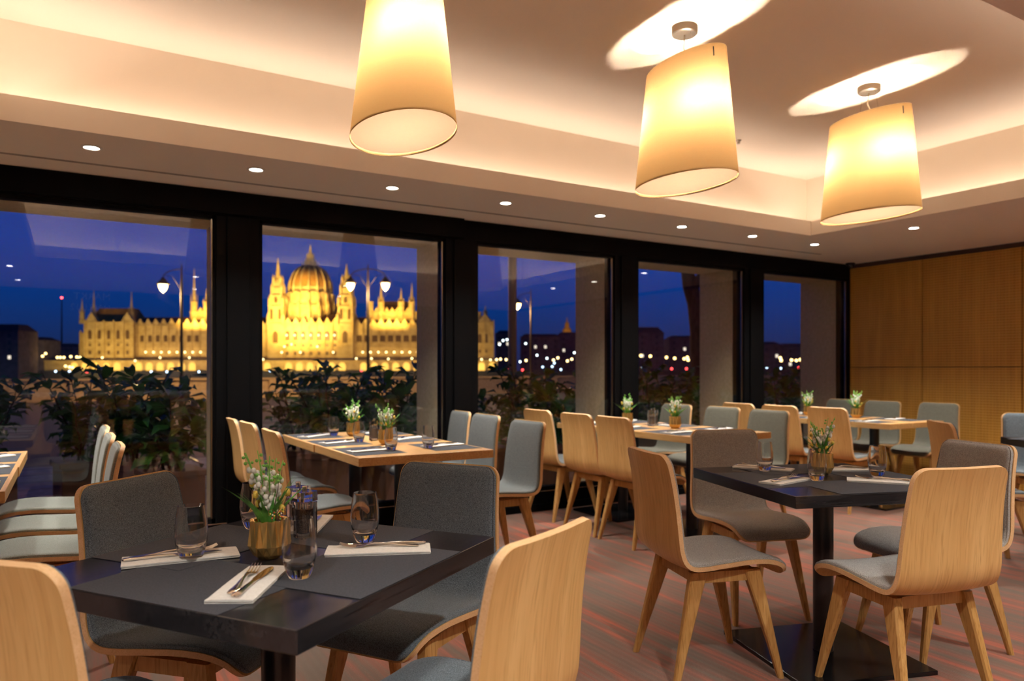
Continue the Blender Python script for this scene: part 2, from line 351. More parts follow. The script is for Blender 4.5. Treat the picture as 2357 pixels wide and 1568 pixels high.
alu = plain('frame_strip', (0.30, 0.26, 0.20), 0.25, 1.0)
for i, (x0_, x1_) in enumerate(bays):
    w = thing('window_%d' % (i + 1), ((x0_ + x1_) / 2, YF, 0)); struct(w)
    h = (x1_ - x0_) / 2; q = MB(); fw = .022
    q.box(-h, -h + fw, .02, .09, .169, 2.25); q.box(h - fw, h, .02, .09, .169, 2.25); q.box(-h, h, .02, .09, 2.228, 2.25); q.box(-h, h, .02, .09, .169, .20)
    q.box(h - fw - .008, h - fw, .012, .03, .20, 2.22, 1)
    q.build('window_frame', [frame_black, alu], w)
    q = MB(); q.box(-h + fw, h - fw, .045, .053, .20, 2.228); q.build('window_pane', glazing, w)
# outside of the facade: deep reveals and lintel
q = MB()
for a_, b_ in ((-4.9, -4.29), (-2.53, -2.33), (-0.82, -0.62), (0.885, 1.09), (2.60, 2.80), (4.305, 4.50), (6.0, 6.215), (7.70, 8.1)):
    q.box(a_, b_, YF + .161, 5.965, -0.1, 2.262)
q.box(-5, 8.1, YF + .161, 5.965, 2.262, 3.8)
struct(q.build('wall_exterior', ext_render), 'tan rendered piers and lintel outside the windows')

# ceiling fixtures
q = MB(); q.lathe([(.052, 0), (.052, -.004), (.040, -.006), (.036, .004), (.030, .012)], 32)
rim_mesh = q.mesh('rim', white_trim, True, 40)
q = MB(); q.lathe([(.0001, -.001), (.033, -.001)], 24); lens_mesh = q.mesh('lens', spot_glow)
spots = [(0.10, 4.60), (0.96, 4.60), (1.83, 4.60), (2.70, 4.60), (3.555, 4.60), (4.42, 4.60), (5.28, 4.60), (6.145, 4.60), (6.15, 3.63), (-0.76, 4.6), (-1.62, 4.6), (6.15, 2.6), (6.15, 1.6)]
ords = ['leftmost in view', 'second from the left', 'third from the left', 'fourth from the left', 'fifth from the left', 'sixth from the left', 'seventh from the left', 'nearest the ceiling corner']
for i, (x_, y_) in enumerate(spots):
    d = thing('recessed_downlight', (x_, y_, ZS - .001))
    put(d, 'rim', rim_mesh); put(d, 'lens', lens_mesh, (0, 0, -.003))
    lab = ('small round downlight above the windows, ' + ords[i]) if i < 8 else ('small round downlight in the soffit by the wood wall' if i == 8 else 'small round fill downlight added in the soffit outside the picture')
    tag(d, lab, 'ceiling light', 'recessed downlights')
    light('downlight_beam', 'SPOT', (0, 0, -.012), P_SPOT, NEUT, parent=d, spot_size=R(112), spot_blend=0.8, shadow_soft_size=.03)
# downlights added as unseen fill over the part of the room behind the camera
for i, (x_, y_) in enumerate(((-2.6, 2.2), (-2.6, 0.2), (-0.6, 0.35), (1.4, 0.35), (3.4, 0.35), (5.4, 0.35), (-0.6, -1.2), (1.6, -1.2), (3.8, -1.2), (6.2, -1.2))):
    d = thing('recessed_downlight', (x_, y_, ZS - .001)); put(d, 'rim', rim_mesh); put(d, 'lens', lens_mesh, (0, 0, -.003))
    tag(d, 'small round fill downlight added in the soffit outside the picture', 'ceiling light', 'recessed downlights')
    light('downlight_beam', 'SPOT', (0, 0, -.012), P_BACK, NEUT, parent=d, spot_size=R(120), spot_blend=0.8, shadow_soft_size=.05)

q = MB(); q.lathe([(.0001, -.028), (.012, -.028), (.012, -.010), (.022, -.004), (.022, 0)], 16); sprk = q.build('sprinkler_head', brushed, loc=pd(1700, 323, (ZC - CH) * FPX / (HOR - 323)) , smooth=True, sharp=40)
sprk.location.z = ZC; tag(sprk, 'tiny metal sprinkler head on the raised ceiling', 'sprinkler')
cc = thing('security_camera', (7.60, 5.22, ZS))
q = MB(); q.lathe([(.0001, 0), (.05, 0), (.05, -.025), (.04, -.03)], 24); q.build('housing', black_metal, cc, True, 40)
q = MB(); q.lathe([(.038, -.028), (.036, -.045), (.026, -.058), (.010, -.065), (.0001, -.066)], 24); q.build('dome_cover', plain('smoked_dome', (0.03, 0.03, 0.03), 0.05), cc, True)
tag(cc, 'small black dome camera in the ceiling corner above the window', 'camera')

# pendant lamps
def make_pendant():
    t_ = thing('pendant_lamp')
    K = 64
    zt, zb, at, bt, ab, bb = -.19, -.813, .275, .122, .326, .20
    q = MB(); vs = []; fs = []; N = 10
    for j in range(N + 1):
        f_ = j / N; z_ = zt + (zb - zt) * f_; a_ = at + (ab - at) * f_; b_ = bt + (bb - bt) * f_
        for i in range(K):
            w_ = 2 * PI * i / K; vs.append((b_ * math.cos(w_), a_ * math.sin(w_), z_))
    for j in range(N):
        for i in range(K): fs.append((j * K + i, j * K + (i + 1) % K, (j + 1) * K + (i + 1) % K, (j + 1) * K + i))
    q.add(vs, fs); sh = q.build('lamp_shade', shade_m, t_, True)
    q = MB(); q.lathe([(.0001, 0), (1.0, 0)], K, 0, Matrix.Translation((0, 0, zb + .012)), bb * .985, ab * .985); q.build('diffuser', diff_m, t_)
    q = MB(); q.tube([(-bt * .36, -at * .945, zt - .02), (-bt * .37, -at * .960, zt - .065)], .003, 6); q.build('seam_clip', black_metal, t_)
    q = MB(); q.lathe([(.0001, -.042), (.060, -.042), (.066, -.036), (.066, 0)], 40); q.build('ceiling_canopy', brushed, t_, True, 40)
    for s_ in (-1, 1):
        q = MB(); q.tube([(0, s_ * .045, -.04), (0, s_ * .10, -.36)], .0012, 5); q.build('suspension_wire', steel, t_)
    q = MB(); q.tube([(0, 0, -.04), (.012, .02, -.10), (.02, -.01, -.18), (0, 0, -.33)], .0035, 6); q.build('cable', plain('cord_beige', (0.5, 0.4, 0.28), 0.6), t_, True)
    q = MB(); q.tube([(0, -.18, -.36), (0, .18, -.36)], .009, 8); q.lathe([(.016, 0), (.016, -.06)], 12, 0, Matrix.Translation((0, -.165, -.36))); q.lathe([(.016, 0), (.016, -.06)], 12, 0, Matrix.Translation((0, .165, -.36))); q.build('lamp_holder', white_trim, t_)
    for s_ in (-1, 1):
        light('bulb_light', 'POINT', (0.0, s_ * .165, -.45), P_PEND, WARM, parent=t_, shadow_soft_size=.032)
    return t_
pp = make_pendant(); used = []
for x_, lab in ((1.165, 'large cream drum pendant lamp at the top left, cut by the picture edge'), (2.728, 'cream pendant lamp in the middle, second of the three'), (4.292, 'cream pendant lamp at the right, farthest of the three')):
    dup(pp, used, (x_, 2.82, ZC), -.06, lab, 'lamp', 'cream pendant lamps')

# ------------------------------------------------------------------ chairs
def catmull(pts, sub):
    out = []
    for i in range(len(pts) - 1):
        p0 = pts[max(i - 1, 0)]; p1 = pts[i]; p2 = pts[i + 1]; p3 = pts[min(i + 2, len(pts) - 1)]
        for j in range(sub):
            t_ = j / sub
            out.append(tuple(0.5 * ((2 * b_) + (-a_ + c_) * t_ + (2 * a_ - 5 * b_ + 4 * c_ - d_) * t_ ** 2 + (-a_ + 3 * b_ - 3 * c_ + d_) * t_ ** 3) for a_, b_, c_, d_ in zip(p0, p1, p2, p3)))
    out.append(pts[-1]); return out
# side profile (y forward, z up) from the front lip over the seat and up the back, with half width
PROF = [(.246, .396, .176), (.236, .418, .186), (.212, .437, .193), (.16, .450, .199), (.08, .453, .204), (-.02, .446, .208), (-.11, .439, .212), (-.165, .443, .215), (-.202, .468, .216), (-.220, .515, .214), (-.226, .57, .211), (-.232, .65, .206), (-.242, .74, .200), (-.256, .82, .195), (-.272, .882, .191)]
CUR = catmull(PROF, 6)
SL = [0.0]
for a_, b_ in zip(CUR, CUR[1:]): SL.append(SL[-1] + math.hypot(b_[0] - a_[0], b_[1] - a_[1]))
LT = SL[-1]
def prof_at(s_):
    s_ = min(max(s_, 0), LT); i = 0
    while i < len(SL) - 2 and SL[i + 1] < s_: i += 1
    f_ = (s_ - SL[i]) / (SL[i + 1] - SL[i]); a_, b_ = CUR[i], CUR[i + 1]
    y, z, w = (a_[k] + (b_[k] - a_[k]) * f_ for k in range(3))
    j0, j1 = max(i - 1, 0), min(i + 2, len(CUR) - 1)
    ty, tz = CUR[j1][0] - CUR[j0][0], CUR[j1][1] - CUR[j0][1]; L_ = math.hypot(ty, tz)
    return y, z, w, tz / L_, -ty / L_
def halfw(w, d, r_): return w - r_ + math.sqrt(max(0, r_ * r_ - max(0, r_ - d) ** 2))
def sheet(name, n0, n1, mats, inset=0.0, pad=None):
    rows = []
    ends = [0, .002, .005, .009, .014, .02, .028, .038, .048]
    rows = [inset + e_ for e_ in ends] + [inset + .048 + (LT - 2 * (inset + .048)) * k / 44 for k in range(1, 44)] + [LT - inset - e_ for e_ in ends[::-1]]
    ds = [0, .003, .0065, .010, .014, .024]
    cols = []
    NX = 9
    def xs(w):
        l_ = [-w + d_ for d_ in ds]; m_ = w - ds[-1]
        return l_ + [-m_ + 2 * m_ * k / NX for k in range(1, NX)] + [w - d_ for d_ in ds[::-1]]
    def th(d_):
        if pad is None: return n1
        t_ = [(0, .003), (.003, .009), (.0065, .0065), (.010, .0105), (.014, .0125), (.024, .0145), (9, .0145)]
        for (a_, p_), (b_, q_) in zip(t_, t_[1:]):
            if d_ <= b_: return n0 + p_ + (q_ - p_) * (d_ - a_) / (b_ - a_)
        return n0 + .0145
    vi = []; vo = []; uvs = []
    nr = len(rows); nc = 2 * len(ds) + NX - 1
    for s_ in rows:
        y, z, w, ny, nz = prof_at(s_)
        dd = min(s_ - inset, LT - inset - s_); hw = halfw(w - inset, max(dd, 0), .045 if s_ > LT / 2 else .04)
        for x in xs(hw):
            de = min(hw - abs(x), dd); cup = .010 * (x / .2) ** 2
            a_ = n0 + cup; c_ = th(max(de, 0)) + cup
            vi.append((x, y + ny * a_, z + nz * a_)); vo.append((x, y + ny * c_, z + nz * c_)); uvs.append((x, s_))
    q = MB(); fs = []; ms = []; N = nr * nc
    for r_ in range(nr - 1):
        for c in range(nc - 1):
            i = r_ * nc + c
            fs.append((i, i + 1, i + nc + 1, i + nc)); ms.append(0)
            fs.append((N + i, N + i + nc, N + i + nc + 1, N + i + 1)); ms.append(0)
    per = [c for c in range(nc)] + [r_ * nc + nc - 1 for r_ in range(1, nr)] + [(nr - 1) * nc + c for c in range(nc - 2, -1, -1)] + [r_ * nc for r_ in range(nr - 2, 0, -1)]
    for a_, b_ in zip(per, per[1:] + per[:1]): fs.append((a_, N + a_, N + b_, b_)); ms.append(1 if pad is None else 0)
    q.v = vi + vo; q.f = fs; q.m = ms
    return q.mesh(name, mats, True, 40, uvs + uvs)
shell_mesh = sheet('shell', -.0085, .0085, [oak_back, oak_edge])
pad_mesh = {k: sheet('upholstery', .0088, 0, m_, .0045, True) for k, m_ in (('char', fab_char), ('grey', fab_grey), ('taupe', fab_taupe), ('olive', fab_olive), ('pale', fab_pale))}
def leg_mesh(sx, sy):
    q = MB(); tx, ty, fx, fy = .150, .135, .191, (.218 if sy > 0 else .225)
    # tapered leg with softened corners: octagonal section lofted from rail to floor
    vs = []; fs = []; secs = [(0.0, .0115, .0125), (.30, .0145, .0175), (.75, .0175, .0285), (1.0, .018, .035)]
    for f_, hx, hy in secs:
        z = .425 * f_; cx_ = fx + (tx - fx) * f_; cy_ = fy + (ty - fy) * f_
        c_ = .006
        # wide face turned 45 degrees so that both neighbouring rails meet it
        for px_, py_ in ((hx - c_, -hy), (hx, -hy + c_), (hx, hy - c_), (hx - c_, hy), (-hx + c_, hy), (-hx, hy - c_), (-hx, -hy + c_), (-hx + c_, -hy)):
            vs.append((sx * (cx_ + px_), sy * (cy_ + py_ - (hy - .014)), z))
    for j in range(3):
        for i in range(8): fs.append((j * 8 + i, j * 8 + (i + 1) % 8, j * 8 + 8 + (i + 1) % 8, j * 8 + 8 + i))
    fs += [tuple(range(8))[::-1], tuple(range(24, 32))]
    q.add(vs, fs)
    q.lathe([(.009, .0), (.009, -.002)], 10, 1, Matrix.Translation((sx * fx, sy * fy, .0005)), cap0=True, cap1=True)
    return q.mesh('leg', [oak_leg, black_metal], False)
legs = [leg_mesh(sx, sy) for sx in (-1, 1) for sy in (-1, 1)]
q = MB()
q.box(-.135, .135, .112, .134, .382, .424); q.box(-.135, .135, -.134, -.112, .382, .424); q.box(-.160, -.138, -.115, .118, .382, .424); q.box(.138, .160, -.115, .118, .382, .424)
q.box(-.14, .14, -.11, .11, .424, .4335)
frame_mesh = q.mesh('seat_frame', oak_leg)
def make_chair(fab):
    t_ = thing('dining_chair'); put(t_, 'shell', shell_mesh); u = put(t_, 'upholstery', pad_mesh[fab])
    put(t_, 'seat_frame', frame_mesh)
    for lm_ in legs: put(t_, 'leg', lm_)
    return t_
protos = {}; cused = {}
def chair(x, y, deg, fab, label, group=None):
    if fab not in protos: protos[fab] = make_chair(fab); cused[fab] = []
    return dup(protos[fab], cused[fab], (x, y, 0), R(deg - 90), label, 'chair', group)
G1 = 'chairs around the near black table'; G2 = 'chairs around the second black table'
chair(.066, 1.742, 39, 'char', 'oak chair at the bottom left corner, bare wooden back to the viewer', G1)
chair(.330, 2.317, -46.2, 'char', 'charcoal upholstered oak chair on the left far side of the near black table', G1)
chair(.912, 2.165, -147, 'char', 'blue-charcoal upholstered oak chair on the right far side of the near black table', G1)
chair(.715, 1.478, 117, 'char', 'oak chair at bottom centre, wooden back to the viewer', G1)
chair(2.240, 2.193, -17.5, 'taupe', 'oak chair with taupe seat left of the second black table', G2)
chair(2.945, 2.592, -109, 'taupe', 'taupe upholstered oak chair behind the second black table, facing the viewer', G2)
chair(2.620, 1.592, 74.5, 'taupe', 'oak chair in front right of the second black table, back to the viewer', G2)
chair(3.262, 1.850, 163, 'taupe', 'brown-taupe oak chair on the right far side of the second black table', G2)
side = ['nearest the viewer', 'middle of its row', 'nearest the window']
for i, (x, y, a_) in enumerate(((1.185, 4.07, 0), (1.20, 4.77, 2), (1.185, 5.02 + .22 - .0, -1))):
    chair(x, y if i < 2 else 5.22 - .02, a_, 'grey', 'oak chair left of the long window table, ' + side[i], 'chairs left of the long window table')
for i, (x, y, a_) in enumerate(((2.25, 3.98, 181), (2.33, 4.68, 180), (2.365, 5.19, 180))):
    chair(x, y, a_, 'grey', 'grey upholstered oak chair right of the long window table, ' + side[i], 'chairs right of the long window table')
for i, (x, y, a_) in enumerate(((3.46, 4.00, -1), (3.47, 4.45, 0), (3.50, 5.03, 1))):
    chair(x, y, a_, 'grey', 'oak-backed chair left of the third wooden table, ' + side[i], 'chairs left of the third wooden table')
for i, (x, y, a_) in enumerate(((4.57, 4.03, 180), (4.63, 4.58, 180), (4.63, 5.15, 180))):
    chair(x, y, a_, 'olive', 'olive-grey chair right of the third wooden table, ' + side[i], 'chairs right of the third wooden table')
for i, (x, y, a_) in enumerate(((5.80, 4.03, 0), (5.76, 4.49, 0), (5.76, 4.97, 0))):
    chair(x, y, a_, 'grey', 'oak-backed chair left of the table by the panelled wall, ' + side[i], 'chairs left of the wooden table by the panelled wall')
for i, (x, y, a_) in enumerate(((7.00, 4.03, 180), (6.94, 4.57, 180), (6.94, 5.03, 180))):
    chair(x, y, a_, 'olive', 'grey chair right of the table by the panelled wall, ' + side[i], 'chairs right of the wooden table by the panelled wall')
for i, (x, y, a_) in enumerate(((-.075, 3.65, 180), (-.085, 4.20, 180), (-.085, 4.80, 180))):
    chair(x, y, a_, 'pale', 'light grey chair in the row at the left edge, ' + side[i], 'chairs at the left edge of the picture')
chair(4.86, 2.42, -40, 'char', 'oak chair seen edge-on behind the second black table, back leaning left', 'chairs at the far right black table')
chair(5.98, 2.55, -130, 'char', 'dark upholstered chair at the right edge in front of the panelled wall', 'chairs at the far right black table')

# ------------------------------------------------------------------ tables
def make_table(top_mat, w=.80):
    t_ = thing('table'); h = w / 2
    q = MB(); q.box(-h, h, -h, h, .704, .75); q.build('tabletop', top_mat, t_, bevel=.0025)
    q = MB(); q.lathe([(.041, .015), (.041, .704)], 32, cap0=True, cap1=True); q.lathe([(.11, .694), (.11, .7035)], 32, cap0=True, cap1=True); q.build('pole', black_metal, t_, True, 40)
    q = MB(); q.box(-.30, .30, -.30, .30, .0, .018); q.build('base_plate', plain('black_plate', (0.008, 0.008, 0.009), 0.18), t_, bevel=.002)
    return t_
bt = make_table(black_wood); bu = []
NT = (.443, 1.866, 34.7); RT = (2.752, 2.018, -18.0); DT = (5.50, 2.05, -40.0)
nb_ = dup(bt, bu, (NT[0], NT[1], 0), R(NT[2]), 'large black square dining table in the foreground', 'table', 'black square tables')
dup(bt, bu, (RT[0], RT[1], 0), R(RT[2]), 'black square dining table at the right with black pole and base plate', 'table', 'black square tables')
dup(bt, bu, (DT[0], DT[1], 0), R(DT[2]), 'black square dining table cut off by the right edge', 'table', 'black square tables')
for ch__ in nb_.children:
    if ch__.name.startswith('base_plate'): ch__.scale = (.6, .6, 1)
wt_ = make_table(oak_top); wu = []
wts = [(-.61, 3.77, 'left edge wooden table end nearest the viewer'), (-.605, 4.57, 'left edge wooden table end at the window'),
       (1.68, 4.08, 'long light wooden table by the window, near half'), (1.672, 4.88, 'long light wooden table by the window, half at the window'),
       (4.00, 4.06, 'third wooden table partly behind the taupe chair, near half'), (4.0, 4.862, 'third wooden table, half at the window'),
       (6.26, 4.06, 'wooden table by the panelled wall, near half'), (6.255, 4.862, 'wooden table by the panelled wall, half at the window')]
for x, y, lab in wts: dup(wt_, wu, (x, y, 0), 0, lab, 'table', 'light wooden tables')

# ------------------------------------------------------------------ tableware
q = MB(); q.box(-.21, .21, -.148, .148, 0, .0007); mat_mesh = q.mesh('placemat', mat_paper)
def napkin_mesh():
    q = MB(); L_, W_ = .128, .0475
    for k, (z0, z1, dx, dy) in enumerate(((.0, .0018, 0, 0), (.0020, .0038, .0012, .0008), (.0040, .0058, -.001, -.001))):
        n_ = 14; vs = []; fs = []
        for i in range(n_ + 1):
            x = -L_ + 2 * L_ * i / n_ + dx; bul = .0016 * math.sin(PI * i / n_) * (k / 2) + (.0012 if (k == 2 and i == 0) else 0)
            for yy in (-W_ + dy, -W_ * .4, W_ * .4, W_ + dy):
                e_ = 0 if abs(yy) > W_ * .8 else .0008 * k
                vs.append((x, yy, z0)); vs.append((x, yy, z1 + bul + e_))
        for i in range(n_):
            for j in range(3):
                a_ = (i * 4 + j) * 2; b_ = a_ + 8
                fs.append((a_ + 1, b_ + 1, b_ + 3, a_ + 3)); fs.append((a_, a_ + 2, b_ + 2, b_))
            a_ = i * 8; b_ = a_ + 8; fs.append((a_, b_, b_ + 1, a_ + 1)); a_ += 6; b_ += 6; fs.append((a_, a_ + 1, b_ + 1, b_))
        for i in (0, n_):
            for j in range(3): a_ = (i * 4 + j) * 2; fs.append((a_, a_ + 1, a_ + 3, a_ + 2))
        q.add(vs, fs)
    q.box(.055, .0556, -W_, W_, .0080, .0082)
    return q.mesh('napkin', napkin_m, True, 35)
nap_mesh = napkin_mesh()
def blade(pts):  # pts: (x, halfwidth, ztop, thickness)
    q = MB(); vs = []; fs = []
    for x, w, z, t_ in pts: vs += [(x, -w, z - t_ * .4), (x, 0, z), (x, w, z - t_ * .4), (x, w * .9, z - t_), (x, 0, z - t_ * 1.05), (x, -w * .9, z - t_)]
    for i in range(len(pts) - 1):
        for j in range(6): fs.append((i * 6 + j, i * 6 + (j + 1) % 6, i * 6 + 6 + (j + 1) % 6, i * 6 + 6 + j))
    fs += [tuple(range(6)), tuple((len(pts) - 1) * 6 + j for j in range(6))]
    q.add(vs, fs); return q
def fork_mesh():
    q = blade([(-.10, .004, .004, .003), (-.097, .0095, .0048, .004), (-.08, .0100, .0055, .004), (-.05, .006, .0075, .004), (-.02, .0036, .0110, .004), (.01, .0032, .0120, .004), (.028, .0055, .0095, .003), (.036, .0105, .0060, .0025), (.050, .0120, .0035, .002), (.058, .0122, .0035, .002)])
    for j in range(4):
        y = -.0102 + j * .0068
        q.tube([(.056, y, .0025), (.070, y, .0030), (.085, y, .0062), (.098, y * .93, .0115)], [.0018, .0016, .0014, .0009], 6)
    return q.mesh('fork', steel, True, 50)
def knife_mesh():
    q = blade([(-.108, .003, .005, .004), (-.104, .0085, .0068, .006), (-.085, .0092, .0080, .007), (-.05, .0062, .0078, .0065), (-.012, .0048, .0072, .006), (.004, .0062, .0065, .0045), (.012, .0088, .0048, .0016), (.050, .0098, .0046, .0014), (.088, .0086, .0044, .0012), (.104, .0050, .0042, .001), (.110, .0012, .0040, .0008)])
    return q.mesh('knife', steel, True, 50)
fk, kn = fork_mesh(), knife_mesh()
def tumbler_mesh():
    q = MB()
    outer = [(.0001, .0), (.0225, .0), (.0248, .0025), (.0275, .010), (.0318, .022), (.0358, .038), (.0378, .055), (.0372, .072), (.0348, .092), (.0312, .112), (.0300, .117)]
    inner = [(.0290, .1172), (.0300, .112), (.0334, .092), (.0357, .072), (.0362, .055), (.0340, .038), (.0290, .0255), (.0180, .0195), (.0001, .0180)]
    q.lathe([(a_, b_ * 1.12) for a_, b_ in outer + inner], 40); return q.mesh('tumbler', glass, True, 60)
tum = tumbler_mesh()
# faceted gold pot with spring flowers
q = MB(); q.ball((0, 0, 0), .0072, 8, 6, 0, 1.3); catkin_mesh = q.mesh('catkin', catkin_m, True)
def make_pot(seed):
    rn = random.Random(seed); t_ = thing('flower_pot')
    q = MB(); k = 14; vs = []; fs = []
    def ring(r_, z, ph): return [(r_ * math.cos(2 * PI * (i + ph) / k), r_ * math.sin(2 * PI * (i + ph) / k), z) for i in range(k)]
    A = ring(.026, .0, 0); B = ring(.038, .010, .5); Cc = ring(.0495, .030, 0); D = ring(.0435, .030, .5); E_ = ring(.0460, .086, .5); F = ring(.0420, .088, 0)
    # zig-zag facets: outer ridges at mid height, grooves running to the rim
    vs = A + B + Cc + D + E_ + F; o = [i * k for i in range(6)]
    for i in range(k):
        j = (i + 1) % k; h_ = (i - 1) % k
        fs += [(o[0] + i, o[0] + j, o[1] + i), (o[1] + i, o[0] + j, o[1] + j), (o[1] + h_, o[1] + i, o[2] + i), (o[1] + i, o[3] + i, o[2] + i), (o[1] + i, o[2] + j, o[3] + i)]
        fs += [(o[2] + i, o[3] + i, o[5] + i), (o[3] + i, o[4] + i, o[5] + i), (o[3] + i, o[2] + j, o[5] + j), (o[3] + i, o[5] + j, o[4] + i)]
    fs.append(tuple(range(k))[::-1])
    G = ring(.036, .086, 0); Hh = ring(.034, .070, 0); b0_ = len(vs); vs += G + Hh
    for i in range(k):
        j = (i + 1) % k; h_ = (i - 1) % k
        fs += [(o[4] + h_, o[5] + i, b0_ + i), (o[5] + i, o[4] + i, b0_ + j), (o[5] + i, b0_ + j, b0_ + i), (b0_ + i, b0_ + j, b0_ + k + j, b0_ + k + i)]
    q.add(vs, fs); q.build('pot', gold, t_)
    q = MB(); q.lathe([(.0001, .078), (.020, .080), (.0345, .074)], 14); q.build('moss', soil_m, t_, True)
    q = MB()   # blades
    for i in range(20):
        a_ = 2 * PI * i / 20 + rn.uniform(-.2, .2); L_ = rn.uniform(.07, .125); lean = rn.uniform(.25, .8); w = rn.uniform(.0038, .0062)
        if i % 5 == 0: L_ *= 1.25; lean = .85
        pts = []; r0 = rn.uniform(.004, .024)
        for j in range(7):
            f_ = j / 6; r_ = r0 + L_ * math.sin(lean) * f_ ** 1.4; z = .076 + L_ * math.cos(lean) * f_ ** .95; pts.append((r_, z, w * (1 - f_ ** 2.2) * (0.6 + 0.8 * math.sin(PI * min(f_ + .15, 1)))))
        vs = []; fs = []
        ca, sa = math.cos(a_), math.sin(a_)
        for r_, z, ww in pts: vs += [(r_ * ca - ww * sa, r_ * sa + ww * ca, z + ww * .5), ((r_ + ww * .3) * ca, (r_ + ww * .3) * sa, z), (r_ * ca + ww * sa, r_ * sa - ww * ca, z + ww * .5)]
        for j in range(6): fs += [(j * 3, j * 3 + 1, j * 3 + 4, j * 3 + 3), (j * 3 + 1, j * 3 + 2, j * 3 + 5, j * 3 + 4)]
        q.add(vs, fs)
    q.build('leaf_blades', leaf_m, t_, True)
    stems = MB(); bells = MB(); buds = MB()
    for i in range(14):
        a_ = 2 * PI * i / 14 + rn.uniform(-.3, .3); H_ = rn.uniform(.10, .165); ln = rn.uniform(.008, .055); pts = []
        for j in range(9):
            f_ = j / 8; r_ = .008 + ln * f_ ** 1.6; pts.append((r_ * math.cos(a_), r_ * math.sin(a_), .076 + H_ * f_))
        stems.tube(pts, .0012, 5)
        for j in range(9):
            f_ = .32 + .68 * j / 9; k_ = f_ * 8; i0 = int(k_); p0 = Vector(pts[i0]); p1 = Vector(pts[min(i0 + 1, 8)]); p = p0 + (p1 - p0) * (k_ - i0)
            b_ = rn.uniform(0, 2 * PI); d_ = Vector((math.cos(b_), math.sin(b_), 0)) * .0095
            e_ = p + d_ + Vector((0, 0, .001)); stems.tube([p, p + d_ * .6 + Vector((0, 0, .003)), e_], .0006, 4)
            if j < 7: bells.ball(e_ - Vector((0, 0, .004)), rn.uniform(.0056, .0072), 8, 5, 0, 1.15)
            else: stems.ball(e_, rn.uniform(.0032, .0044), 7, 5)
    stems.build('flower_stems', bud_m, t_, True); bells.build('bell_flowers', bell_m, t_, True)
    tw = MB()
    for i in range(6):
        a_ = 2 * PI * i / 6 + rn.uniform(-.4, .4); H_ = rn.uniform(.05, .12); p = [(.02 * math.cos(a_), .02 * math.sin(a_), .074)]
        for j in range(1, 6):
            f_ = j / 5; r_ = .022 + .03 * f_ + rn.uniform(-.004, .004); p.append((r_ * math.cos(a_ + .2 * f_), r_ * math.sin(a_ + .2 * f_), .074 + H_ * f_))
        tw.tube(p, [.0016, .0014, .0012, .0011, .0009, .0006], 5)
        for j in (2, 4):
            if rn.random() < .7: put(t_, 'catkin', catkin_mesh, Vector(p[j]) + Vector((rn.uniform(-.004, .004), rn.uniform(-.004, .004), .002)))
    tw.build('twigs', twig_m, t_, True)
    return t_
pots = [make_pot(3), make_pot(11), make_pot(23)]; pu = [[], [], []]
def make_mill(fill, fname):
    t_ = thing('pepper_mill' if fname == 'peppercorns' else 'salt_mill')
    def sq(r_, z, c_=.004):
        return [(r_ - c_, -r_, z), (r_, -r_ + c_, z), (r_, r_ - c_, z), (r_ - c_, r_, z), (-r_ + c_, r_, z), (-r_, r_ - c_, z), (-r_, -r_ + c_, z), (-r_ + c_, -r_, z)]
    q = MB(); vs = sq(.0255, 0) + sq(.0255, .098)
    fs = [(i, (i + 1) % 8, 8 + (i + 1) % 8, 8 + i) for i in range(8)] + [tuple(range(8))[::-1]]
    q.add(vs, fs)
    q.add(sq(.0255, .098) , []); q.lathe([(.0195, .0975), (.0195, .012), (.0001, .012)], 24)
    ringv = sq(.0255, .098); o = q.add(ringv + [(.0195 * math.cos(2 * PI * (i - .5) / 8 + 0), .0195 * math.sin(2 * PI * (i - .5) / 8), .098) for i in range(8)], [])
    for i in range(8): q.f.append((o + i, o + (i + 1) % 8, o + 8 + (i + 1) % 8, o + 8 + i)); q.m.append(0)
    q.build('body', acrylic, t_)
    q = MB(); vs = sq(.0265, .101) + sq(.0265, .126, .006); q.add(vs, [(i, (i + 1) % 8, 8 + (i + 1) % 8, 8 + i) for i in range(8)] + [tuple(range(8))[::-1], tuple(range(8, 16))]); q.build('cap', acrylic, t_)
    q = MB(); q.lathe([(.0188, .014), (.0188, .078)], 20, cap0=True, cap1=True); q.build('filling', fill, t_, True, 50)
    q = MB(); q.lathe([(.0068, .126), (.0072, .128), (.0072, .139), (.0058, .1405)], 16, cap0=True, cap1=True); q.lathe([(.0022, .0785), (.0022, .1)], 8); q.build('knob', steel, t_, True, 40)
    return t_
mills = {'pepper': make_mill(pepper, 'peppercorns'), 'salt': make_mill(salt, 'salt')}; mu = {'pepper': [], 'salt': []}

